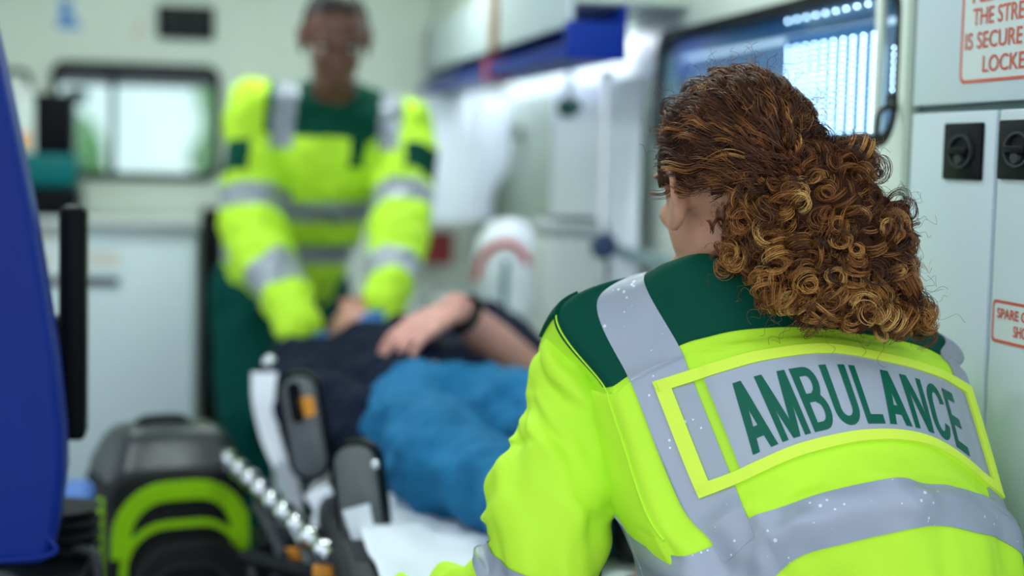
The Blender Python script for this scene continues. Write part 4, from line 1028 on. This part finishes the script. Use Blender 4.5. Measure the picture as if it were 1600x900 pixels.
def surf(name, fn, ns, nt, h, mat, parent, skirt=True, closed=False):
    s, t = np.meshgrid(np.linspace(0, 1, ns), np.linspace(0, 1, nt)); r, c = fn(s, t)
    V = S(r, c, h).reshape(-1, 3).tolist(); F = []
    for j in range(nt-1):
        for i in range(ns-1): q = j*ns+i; F.append((q, q+1, q+ns+1, q+ns))
    if skirt:
        U = S(r, c, -.001).reshape(-1, 3)
        loop = [i for i in range(ns)] + [j*ns+ns-1 for j in range(1, nt)] + [(nt-1)*ns+i for i in range(ns-2, -1, -1)] + [j*ns for j in range(nt-2, 0, -1)]
        b = len(V); V += [U[q].tolist() for q in loop]
        for k in range(len(loop)): k2 = (k+1) % len(loop); F.append((loop[k], b+k, b+k2, loop[k2]))
    o = mk(name, V, F, mat, parent, True); o.data.set_sharp_from_angle(angle=R(55)); return o
rect = lambda r0, r1, c0, c1: (lambda s, t: (r0+(r1-r0)*t, c0+(c1-c0)*s))
# body of the jacket
nc, nr = 240, 210
s, t = np.meshgrid(np.linspace(0, 1, nc, endpoint=False), np.linspace(0, 1, nr)); rr, cc = t*(NR-1), s*NC
V = S(rr, cc).reshape(-1, 3); F = []
for j in range(nr-1):
    for i in range(nc): i2 = (i+1) % nc; F.append((j*nc+i, j*nc+i2, (j+1)*nc+i2, (j+1)*nc+i))
jacket = mk('jacket', V, F, M_yel, wom, True)
surf('yoke', rect(.02, 2.0, -.06, 10.8), 230, 90, .0016, M_dgreen, jacket)
surf('reflective_strap', rect(.40, 5.35, 1.0, 2.0), 30, 220, .0026, M_silver, jacket)
surf('reflective_strap', rect(.75, 5.35, 8.25, 9.05), 30, 200, .0026, M_silver, jacket)
surf('reflective_band', rect(5.0, 6.0, -1.8, 11.2), 300, 40, .0021, M_silver, jacket)
surf('reflective_strap', rect(4.3, 7.0, -1.55, -.85), 24, 120, .0026, M_silver, jacket)
M_bind = node_mat('pale_yellow_binding', (.74, .95, .07), .5, spec=.25, bump=.1, bscale=300)
# clear pocket with the name panel
surf('name_panel', lambda s, t: (3.10+.78*t, 2.36+5.9*s + .02*np.sin(t*3)), 160, 40, .0042, M_panel, jacket)
for fn, ns, nt in ((rect(2.97, 3.11, 1.36, 8.62), 200, 8), (rect(3.88, 4.02, 1.36, 8.62), 200, 8), (rect(2.98, 4.01, 1.36, 1.60), 8, 60), (rect(2.98, 4.01, 8.40, 8.62), 8, 60)):
    surf('pocket_binding', fn, ns, nt, .0062, M_bind, jacket)
surf('clear_pocket', rect(3.05, 3.95, 1.5, 8.5), 120, 30, .0054, M_clear, jacket, skirt=False)
# lettering wrapped on the panel
cs = np.linspace(2.98, 7.78, 400); p = S(np.full(400, 3.5), cs); al = np.concatenate([[0], np.cumsum(np.linalg.norm(np.diff(p, axis=0), axis=1))]); al /= al[-1]
LQ = []                                     # quads of the lettering: (letter index, 4 corners) in letter cells of 1 x 1
def q4(a, b, c_, d, nu=4, nv=12): LQ.append((a, b, c_, d, nu, nv))
def bar(x0, y0, x1, y1): q4((x0, y0), (x1, y0), (x1, y1), (x0, y1), 6, 8)
def bow(cx_, cy_, rx, ry, tx, ty, a0, a1, n=10):
    for k in range(n):
        a, b = R(a0+(a1-a0)*k/n), R(a0+(a1-a0)*(k+1)/n)
        q4((cx_+rx*math.cos(a), cy_+ry*math.sin(a)), (cx_+rx*math.cos(b), cy_+ry*math.sin(b)), (cx_+(rx-tx)*math.cos(b), cy_+(ry-ty)*math.sin(b)), (cx_+(rx-tx)*math.cos(a), cy_+(ry-ty)*math.sin(a)), 2, 2)
def lA(): q4((0, 0), (.28, 0), (.66, 1), (.34, 1)); q4((.72, 0), (1, 0), (.66, 1), (.34, 1)); bar(.2, .20, .8, .36)
def lM(): bar(0, 0, .21, 1); bar(.79, 0, 1, 1); q4((.38, 0), (.60, 0), (.25, 1), (0, 1)); q4((.40, 0), (.62, 0), (1, 1), (.75, 1))
def lB():
    bar(0, 0, .27, 1); bar(.2, .85, .5, 1); bar(.2, .45, .55, .58); bar(.2, 0, .55, .14)
    bow(.5, .725, .42, .275, .27, .15, -90, 90); bow(.55, .29, .45, .29, .27, .15, -90, 90)
def lU(): bar(0, .3, .27, 1); bar(.73, .3, 1, 1); bow(.5, .3, .5, .3, .27, .16, 180, 360, 14)
def lL(): bar(0, 0, .30, 1); bar(.2, 0, .95, .17)
def lN(): bar(0, 0, .24, 1); bar(.76, 0, 1, 1); q4((.70, 0), (1, 0), (.30, 1), (0, 1))
def lC(): bow(.5, .62, .5, .38, .27, .16, 10, 180, 14); bow(.5, .38, .5, .38, .27, .16, 180, 350, 14); bar(0, .38, .27, .62)
def lE(): bar(0, 0, .28, 1); bar(.2, 0, .98, .16); bar(.2, .43, .9, .58); bar(.2, .84, .98, 1)
V = []; F = []; wd_ = [1.04, 1.16, .96, 1.0, .80, 1.04, 1.0, .98, .86]; gap = .17; tot = sum(wd_)+gap*8; x0_ = 0
for fn_, lw_ in zip((lA, lM, lB, lU, lL, lA, lN, lC, lE), wd_):
    LQ.clear(); fn_()
    for a, b, c_, d, nu, nv in LQ:
        base_ = len(V)
        for j in range(nv+1):
            for i in range(nu+1):
                s_, t_2 = i/nu, j/nv
                V.append([(x0_ + lw_*((a[0]*(1-s_)+b[0]*s_)*(1-t_2)+(d[0]*(1-s_)+c_[0]*s_)*t_2))/tot, (a[1]*(1-s_)+b[1]*s_)*(1-t_2)+(d[1]*(1-s_)+c_[1]*s_)*t_2])
        for j in range(nv):
            for i in range(nu): q = base_+j*(nu+1)+i; F.append((q, q+1, q+nu+2, q+nu+1))
    x0_ += lw_+gap
V = np.array(V); vv = S(3.815-.575*V[:, 1], np.interp(V[:, 0], al, cs), .0049)
mk('lettering', vv, F, node_mat('dark_green_print', (0.0, 0.115, 0.062), .5, spec=.1), jacket)
# seam piping along the armhole
M_pipe = node_mat('lime_stitching', (.62, .85, .05), .5)
cu = S(np.linspace(1.05, 4.6, 60), np.full(60, .02), .001); tube('armhole_seam', cu, .0016, M_yel, jacket, sides=6)
cu = S(np.full(90, 1.99), np.linspace(2.05, 8.2, 90), .0018); tube('yoke_seam', cu, .0008, M_dgreen, jacket, sides=6)

# sleeves
def sleeve(name, rings, seed, parent, wamp=.010):
    P = np.array([list(W(*q[:3])) for q in rings]); rad = np.array([q[3] for q in rings]); n = 130
    C_ = smooth_path(P, n); rd = smooth_path(np.stack([rad, rad*0, rad*0], 1), n)[:, 0]; T, N, B = frames(C_); sides = 96
    a = np.linspace(0, 2*math.pi, sides, endpoint=False); tt = np.linspace(0, 1, n)
    A, TT = np.meshgrid(a, tt)
    wv = vnoise(np.cos(A)*1.6+seed+TT*5, np.sin(A)*1.6+TT*9+3)*wamp*.6 + vnoise(np.cos(A)*3+TT*3+seed, np.sin(A)*3+TT*22)*wamp*.5*(.3+TT) + .5*wamp*np.sin(TT*52 + 2*np.cos(A+.8) + 3*vnoise(np.cos(A)*2, TT*6))*np.clip(TT*2-.45, 0, 1)*(.5+.5*np.cos(A-2.2))
    RR = rd[:, None] + wv
    V = C_[:, None, :] + (N[:, None, :]*np.cos(A)[..., None] + B[:, None, :]*np.sin(A)[..., None])*RR[..., None]
    F = []
    for k in range(n-1):
        for s_ in range(sides): q = (s_+1) % sides; F.append((k*sides+s_, k*sides+q, (k+1)*sides+q, (k+1)*sides+s_))
    F.append(tuple(range(sides)))
    o = mk(name, V.reshape(-1, 3), F, M_yel, parent, True)
    return o, V, (C_, N, B)
rl = [(905,520,1.90,.020),(890,545,1.89,.032),(884,575,1.885,.040),(888,615,1.88,.048),(890,660,1.875,.058),(887,710,1.87,.067),(866,780,1.86,.0755),(851,850,1.85,.073),(828,915,1.86,.069),(770,960,1.88,.062),(690,970,1.93,.053),(620,960,2.0,.044)]
slv, SV, _ = sleeve('sleeve', rl, 1.0, jacket, .016)
# reflective band round the elbow
def sleeve_patch(name, V, k0, k1, slant, h, mat, parent):
    n, sd = V.shape[:2]; ctr = V.mean(1); out = []; F = []
    m = 24
    for j in range(m):
        for s_ in range(sd):
            a = 2*math.pi*s_/sd; k = k0+(k1-k0)*j/(m-1) + slant[0]*math.cos(a) + slant[1]*math.sin(a); k = min(max(k, 0), n-2); i = int(k); f = k-i
            p = V[i, s_]*(1-f)+V[i+1, s_]*f; c_ = ctr[i]*(1-f)+ctr[i+1]*f; d = p-c_; out.append(p + d/np.linalg.norm(d)*h)
    for j in range(m-1):
        for s_ in range(sd): q = (s_+1) % sd; F.append((j*sd+s_, j*sd+q, (j+1)*sd+q, (j+1)*sd+s_))
    return mk(name, out, F, mat, parent, True)
sleeve_patch('sleeve_band', SV, 86, 99, (0, 0), .0022, M_silver, slv)
rr_ = [(1400,570,1.98,.04),(1385,640,2.0,.056),(1360,740,2.0,.06),(1320,840,2.03,.058),(1230,880,2.08,.053),(1130,880,2.12,.045)]
slr, SVR, _ = sleeve('sleeve', rr_, 9.0, jacket, .006)
# green shoulder tab over the left sleeve head
surf('shoulder_tab', lambda s, t: (.72+.36*t, -.55+.62*s), 30, 30, .006, M_dgreen, jacket)

# ---- head, neck, body
hc = W(1142, 294, 1.845)
Fh = Matrix.Rotation(R(24), 3, 'Z') @ away; Fh = vn(Fh + Vector((0, 0, -.18)))
Uh = vn(Vector((0, 0, 1)) - RGT*.10 + away*.12)
roth = head_rot(Fh, Uh)
c0 = Vector(ctrl[1].mean(0).tolist())
spine1 = c0 + Vector((0, 0, -.10)); spine2 = Vector(ctrl[6].mean(0).tolist()); hip = Vector(ctrl[7].mean(0).tolist()) + Vector((-.045, 0, -.06))
legF = vn(Vector((.02, 1, 0)))
hipside = vn(Vector((bodyF.y, -bodyF.x, 0)))
hL, hR = hip - hipside*.09, hip + hipside*.09
knL, knR = hL + bodyF*.10, hR + bodyF*.10; knL.z = knR.z = .075
anL, anR = knL - legF*.42, knR - legF*.42; anL.z = anR.z = .07
Lw = [W(*q[:3]) for q in rl]; Rw = [W(*q[:3]) for q in rr_]
prims = head_prims(hc, roth, 1.0) + [('cap', hc + roth @ Vector((0, .0, -.05)), neckc + Vector((0, 0, -.03)), .054, .058), ('cap', neckc + bodyF*.02 + Vector((0, 0, -.02)), spine1 + bodyF*.03, .052, .07), ('cap', spine1 + bodyF*.03, spine2, .08, .09), ('cap', spine2, hip, .10, .11),
    ('cap', spine1 + bodyF*.03, Lw[2], .05, .026), ('cap', Lw[2], Lw[4], .026, .036), ('cap', Lw[4], Lw[7], .036, .036), ('cap', Lw[7], Lw[8], .036, .034), ('cap', Lw[8], Lw[11], .034, .026),
    ('cap', spine1 + bodyF*.03, Rw[0], .05, .03), ('cap', Rw[0], Rw[3], .04, .036), ('cap', Rw[3], Rw[5], .036, .026), ('cap', hL, knL, .075, .055), ('cap', hR, knR, .075, .055), ('cap', knL, anL, .05, .035), ('cap', knR, anR, .05, .035)]
fl = vn(Lw[11]-Lw[9]); prims += hand_prims(Lw[11], fl, (0, 0, -1), (0, 1, .2), 25)
fr_ = vn(Rw[5]-Rw[4]); prims += hand_prims(Rw[5], fr_, (0, 0, -1), (0, 1, .2), 25)
link('body', blob_mesh(prims, .0058, 3), M_skin, wom, True)
head_extras(wom, hc, roth, 1.0, M_hairblk)
# collar stand
V = []; F = []; nn = 48
for k in range(nn):
    a = 2*math.pi*k/nn; d = Vector((math.cos(a), math.sin(a), 0)); p = neckc + d*.066 + Vector((0, 0, -.03)) ; q = neckc + d*.062 + Vector((0, 0, .004))
    V += [p, q]
for k in range(nn): k2 = (k+1) % nn; F.append((2*k, 2*k2, 2*k2+1, 2*k+1))
co = mk('collar', V, F, M_dgreen, jacket, True); sd = co.modifiers.new('t', 'SOLIDIFY'); sd.thickness = .006
me = blob_mesh([('cap', hip + Vector((0, 0, .06)), hip, .145, .155), ('cap', hL, knL, .11, .085), ('cap', hR, knR, .11, .085), ('cap', knL, anL, .08, .062), ('cap', knR, anR, .08, .062)], .011, 5)
wrinkle(me, .015, 9, 4); v = mesh_np(me); v[:, 2] = np.maximum(v[:, 2], .001); me.vertices.foreach_set('co', v.ravel()); link('trousers', me, M_trs, wom, True)
for an in (anL, anR):
    me = blob_mesh([('cap', an, an - legF*.07, .055, .052), ('cap', an - legF*.07, an - legF*.09 + Vector((0, 0, -.02)), .048, .044), ('cap', an - legF*.06, an - legF*.02 + Vector((0, 0, -.02)), .045, .04)], .008, 4)
    v = mesh_np(me); v[:, 2] = np.maximum(v[:, 2], .001); me.vertices.foreach_set('co', v.ravel()); link('boot', me, M_boot, wom, True)

# ------------------------------------------------------------------ curly hair
def hair_mat():
    mt = bpy.data.materials.new('curly_brown_hair'); mt.use_nodes = True; nt = mt.node_tree; b = nt.nodes['Principled BSDF']
    at = nt.nodes.new('ShaderNodeAttribute'); at.attribute_name = 'tone'; rp = nt.nodes.new('ShaderNodeValToRGB')
    el = rp.color_ramp.elements; el[0].position = 0; el[0].color = (.028, .010, .005, 1); el[1].position = 1; el[1].color = (.88, .54, .17, 1)
    for p_, c_ in ((.35, (.11, .034, .011, 1)), (.60, (.32, .108, .025, 1)), (.80, (.62, .29, .065, 1))): e = el.new(p_); e.color = c_
    nt.links.new(at.outputs['Fac'], rp.inputs[0]); nt.links.new(rp.outputs[0], b.inputs['Base Color'])
    b.inputs['Roughness'].default_value = .38; b.inputs['Specular IOR Level'].default_value = .35
    return mt
M_hair = hair_mat()
def strands_obj(name, groups, parent):
    """groups: list of (points (n,k,3), radius (n,k), tone (n,k))"""
    VV = []; FF = []; TT = []; base = 0
    for P, rad, tone in groups:
        n, k = P.shape[:2]
        T = np.gradient(P, axis=1); T /= np.linalg.norm(T, axis=2, keepdims=True)+1e-12
        ref = rng.normal(size=(n, 1, 3)); N = np.cross(T, np.broadcast_to(ref, T.shape)); N /= np.linalg.norm(N, axis=2, keepdims=True)+1e-12; B = np.cross(T, N)
        ring = [P + (N*math.cos(a)+B*math.sin(a))*rad[..., None] for a in (0, 2.0944, 4.18879)]
        VV.append(np.stack(ring, 2).reshape(-1, 3)); TT.append(np.repeat(tone.reshape(-1), 3))
        idx = base + np.arange(n*k*3).reshape(n, k, 3); a = idx[:, :-1]; b_ = idx[:, 1:]
        q = np.stack([np.stack([a[..., s], a[..., (s+1) % 3], b_[..., (s+1) % 3], b_[..., s]], -1) for s in range(3)], 2)
        FF.append(q.reshape(-1, 4)); base += n*k*3
    V = np.concatenate(VV); F = np.concatenate(FF); me = bpy.data.meshes.new(name)
    me.vertices.add(len(V)); me.vertices.foreach_set('co', V.astype(np.float32).ravel())
    me.loops.add(F.size); me.loops.foreach_set('vertex_index', F.astype(np.int32).ravel())
    me.polygons.add(len(F)); me.polygons.foreach_set('loop_start', np.arange(0, F.size, 4, dtype=np.int32))
    at = me.attributes.new('tone', 'FLOAT', 'POINT'); at.data.foreach_set('value', np.concatenate(TT).astype(np.float32))
    me.update(calc_edges=True); me.validate()
    return link(name, me, M_hair, parent, True)
tohead = np.array(roth); hcn = np.array(list(hc)); ER = np.array([.084, .106, .102])
def onhead(u, lift): return hcn + np.array([0, 0, .0]) + ((u*(ER + lift) + np.array([0, -.012, .020])) @ tohead.T)
# scalp waves pulled towards the gathered tail
gath = np.array([-.12, -.95, -.05]); gath /= np.linalg.norm(gath)
starts = []
while len(starts) < 420:
    u = rng.normal(size=3); u /= np.linalg.norm(u)
    if u[1] > .30 and u[2] < .55*u[1]+.35: continue
    if u[2] < -.42 + .0*u[1]: continue
    if u[0] > .55 and u[2] < -.20 and u[1] > -.45: continue
    starts.append(u)
groups = []
K = 21
for u in starts:
    ns = 11; om = math.acos(np.clip(u.dot(gath), -1, 1)); fr = rng.uniform(.45, .9) if om > .5 else rng.uniform(.5, 1.1)
    fr = min(fr, .15/(.1*om+1e-3))
    tt = np.linspace(0, 1, K); ph_, amp, frq = rng.uniform(0, 6.28), rng.uniform(.03, .08), rng.uniform(1.0, 2.2)
    j = rng.normal(size=(ns, 3))*.03; us = u + j; us /= np.linalg.norm(us, axis=1)[:, None]
    f = tt[None, :]*fr
    sn = math.sin(om)+1e-6
    U = (np.sin((1-f)*om)[..., None]*us[:, None, :] + np.sin(f*om)[..., None]*gath)/sn
    side = np.cross(us, gath); side /= np.linalg.norm(side, axis=1)[:, None]+1e-9
    wv = amp*np.sin(tt*frq*6.28+ph_)[None, :]*np.clip(tt*3, .2, 1)[None, :]*(1+rng.normal(size=(ns, 1))*.15)
    U = U + side[:, None, :]*wv[..., None]; U /= np.linalg.norm(U, axis=2)[..., None]
    lift = (.002 + .012*rng.uniform() + .004*np.cos(tt*frq*6.28+ph_))[None, :, None] + rng.normal(size=(ns, 1, 1))*.0012
    P = onhead(U, np.maximum(lift, .001))
    tn = np.clip(rng.normal(.24, .15), .02, .60); tone = np.clip(tn + rng.normal(size=(ns, 1))*.09 + .16*np.cos(tt*frq*6.28+ph_+.6)[None, :], 0, 1)
    rad = np.broadcast_to(.00042*np.clip((1-tt)*6, .25, 1)[None, :], (ns, K))
    groups.append((P, rad, tone))
# the big loose mass: ringlets
mass = [(1215,300,92,1.775),(1285,335,105,1.755),(1340,405,98,1.745),(1185,365,66,1.775),(1240,435,62,1.735),(1390,470,58,1.745),(1330,475,52,1.725),(1325,265,52,1.77),(1378,350,52,1.765),(1160,415,40,1.79),(1425,495,36,1.755),(1270,480,36,1.725),(1255,240,55,1.775)]
K2 = 44; ncl = 0
pos_c = []
wts = np.array([m_[2]**2.2 for m_ in mass]); wts /= wts.sum()
NCL = 450
for q in range(NCL):
    m_ = mass[rng.choice(len(mass), p=wts)]
    d = rng.normal(size=3); d /= np.linalg.norm(d)
    if d[2] > .35: d[2] *= -1         # mostly outside / towards the open side
    rr_u = rng.uniform(.55, 1.0)**.6
    px = m_[0] + d[0]*m_[2]*rr_u*.94; py = m_[1] + d[1]*m_[2]*rr_u*.94; dd = m_[3] + d[2]*m_[2]/1400*rr_u*.75
    cpos = np.array(list(W(px, py, dd)))
    # flow: away from the gather point, falling down and to the right
    fx, fy = px-1190, py-230; L = math.hypot(fx, fy)+1e-6
    flow = np.array(list(RGT))*(fx/L*.8+.15) - np.array(list(UP))*(fy/L*.8+.35) + np.array(list(fwd))*rng.normal()*.25
    flow = flow*.55 + rng.normal(size=3)*.75; flow /= np.linalg.norm(flow)
    ns = int(rng.integers(9, 15)); tt = np.linspace(0, 1, K2)
    turns = rng.uniform(1.6, 3.6); R0 = rng.uniform(.0070, .0150); length = turns*rng.uniform(.007, .014)
    a1 = np.cross(flow, rng.normal(size=3)); a1 /= np.linalg.norm(a1); a2 = np.cross(flow, a1)
    ph_ = rng.uniform(0, 6.28); hand_ = rng.choice([-1, 1])
    ph_s = ph_ + rng.normal(size=(ns, 1))*.16; Rs = R0*(1+rng.normal(size=(ns, 1))*.13); off = rng.normal(size=(ns, 1, 3))*.0016
    ang = hand_*tt[None, :]*turns*6.283*(1+rng.normal(size=(ns, 1))*.025) + ph_s
    env = np.clip(.55+tt*1.2, 0, 1)[None, :]*(1-.25*tt[None, :]**3)
    bend = rng.normal(size=3)*.02
    P = cpos + off + flow*((tt-.5)*length)[None, :, None] + bend*((tt-.5)**2)[None, :, None] + (a1*np.cos(ang)[..., None] + a2*np.sin(ang)[..., None])*(Rs*env)[..., None]
    low = np.clip((py-430)/90, 0, 1)*.14
    tn = np.clip(rng.normal(.44+low, .23), .03, .98); tone = np.clip(tn + rng.normal(size=(ns, 1))*.11 + .06*tt[None, :], 0, 1)
    rad = np.broadcast_to(.00031*np.clip((1-tt)*8, .3, 1)[None, :], (ns, K2))
    groups.append((P, rad, tone))
# bold golden ringlets on the outside
for q in range(36):
    m_ = mass[rng.choice(len(mass), p=wts)]; a = rng.uniform(0, 6.28); k_ = rng.uniform(0, .8)**.5
    cpos = np.array(list(W(m_[0]+math.cos(a)*m_[2]*k_, m_[1]+math.sin(a)*m_[2]*k_, m_[3]-m_[2]/1400*.78*math.sqrt(max(.05, 1-k_*k_)))))
    ax_ = np.array(list(fwd))*rng.choice([-1, 1])*.8 + rng.normal(size=3)*.45; ax_ /= np.linalg.norm(ax_)
    a1 = np.cross(ax_, rng.normal(size=3)); a1 /= np.linalg.norm(a1); a2 = np.cross(ax_, a1); ns = 12; tt = np.linspace(0, 1, K2)
    R0 = rng.uniform(.007, .014); turns = rng.uniform(.55, 1.35); ph_ = rng.uniform(0, 6.28)
    ang = tt[None, :]*turns*6.283 + ph_ + rng.normal(size=(ns, 1))*.12; Rs = R0*(1+rng.normal(size=(ns, 1))*.14)*(1-.45*tt[None, :])*(1+.18*np.sin(tt*5+ph_))[None, :]
    P = cpos + rng.normal(size=(ns, 1, 3))*.0011 + ax_*(tt*turns*.006)[None, :, None] + (a1*np.cos(ang)[..., None]+a2*np.sin(ang)[..., None])*Rs[..., None]
    tone = np.clip(rng.normal(.68, .13) + rng.normal(size=(ns, 1))*.10 + 0*tt[None, :], 0, 1)
    groups.append((P, np.broadcast_to(.00032*np.clip((1-tt)*8, .3, 1)[None, :], (ns, K2)), tone))
# flyaways
n = 380
pts = []
for q in range(n):
    if q % 3 == 0:
        u = rng.normal(size=3); u /= np.linalg.norm(u)
        if u[1] > .3 or u[2] < -.2: u = np.array([u[0], -abs(u[1]), abs(u[2])]); 
        st_ = onhead(u, .010); out = u @ tohead.T
    else:
        m_ = mass[rng.choice(len(mass), p=wts)]; a = rng.uniform(0, 6.28)
        st_ = np.array(list(W(m_[0]+math.cos(a)*m_[2]*.9, m_[1]+math.sin(a)*m_[2]*.9, m_[3]-rng.uniform(0, .03)))); out = np.array(list(RGT))*math.cos(a) - np.array(list(UP))*math.sin(a) - np.array(list(fwd))*.3
    tt = np.linspace(0, 1, K2); Lf = rng.uniform(.02, .055); a1 = np.cross(out, rng.normal(size=3)); a1 /= np.linalg.norm(a1); a2 = np.cross(out/np.linalg.norm(out), a1)
    R0 = rng.uniform(.002, .008); tr = rng.uniform(.6, 2.0)*6.28; p0_ = rng.uniform(0, 6.28)
    pts.append(st_ + out*(Lf*tt*(1-.35*tt))[:, None] + a1*(R0*(np.cos(tt*tr+p0_)-math.cos(p0_))*tt)[:, None] + a2*(R0*np.sin(tt*tr+p0_)*tt)[:, None])
P = np.array(pts); groups.append((P, np.full((n, K2), .00022), np.clip(rng.normal(.45, .12, (n, 1)), 0, 1)*np.ones((1, K2))))
hair = strands_obj('hair', groups, wom)
hair['label'] = 'loose curly brown hair with copper and golden ringlets'
# dense inner hair under the strands
prims = [('ell', W(m_[0], m_[1], m_[3]+.012), [m_[2]/1400*.80]*2 + [m_[2]/1400*.80], I3) for m_ in mass]
me = blob_mesh(prims, .006, 4); wrinkle(me, .012, 45, 3)
M_inner = node_mat('dense_brown_hair', (.05, .018, .008), .8, spec=.1, noise=.5, nscale=90, bump=.8, bscale=220, bdist=.006)
link('inner_hair', me, M_inner, hair, True)
bm = bmesh.new(); bmesh.ops.create_uvsphere(bm, u_segments=64, v_segments=44, radius=1)
kill = [v for v in bm.verts if (v.co.y > .36 and v.co.z < .55*v.co.y+.30) or v.co.z < -.40 or (v.co.x > .55 and v.co.z < -.16 and v.co.y > -.5)]
bmesh.ops.delete(bm, geom=kill, context='VERTS')
for v in bm.verts: v.co = Vector(onhead(np.array(v.co), .0005 + .003*mnoise.noise(v.co*6)).tolist())
link_o = bm_obj('scalp_hair', bm, M_inner, hair, smooth=True); sd = link_o.modifiers.new('t', 'SOLIDIFY'); sd.thickness = .004; sd.offset = -1
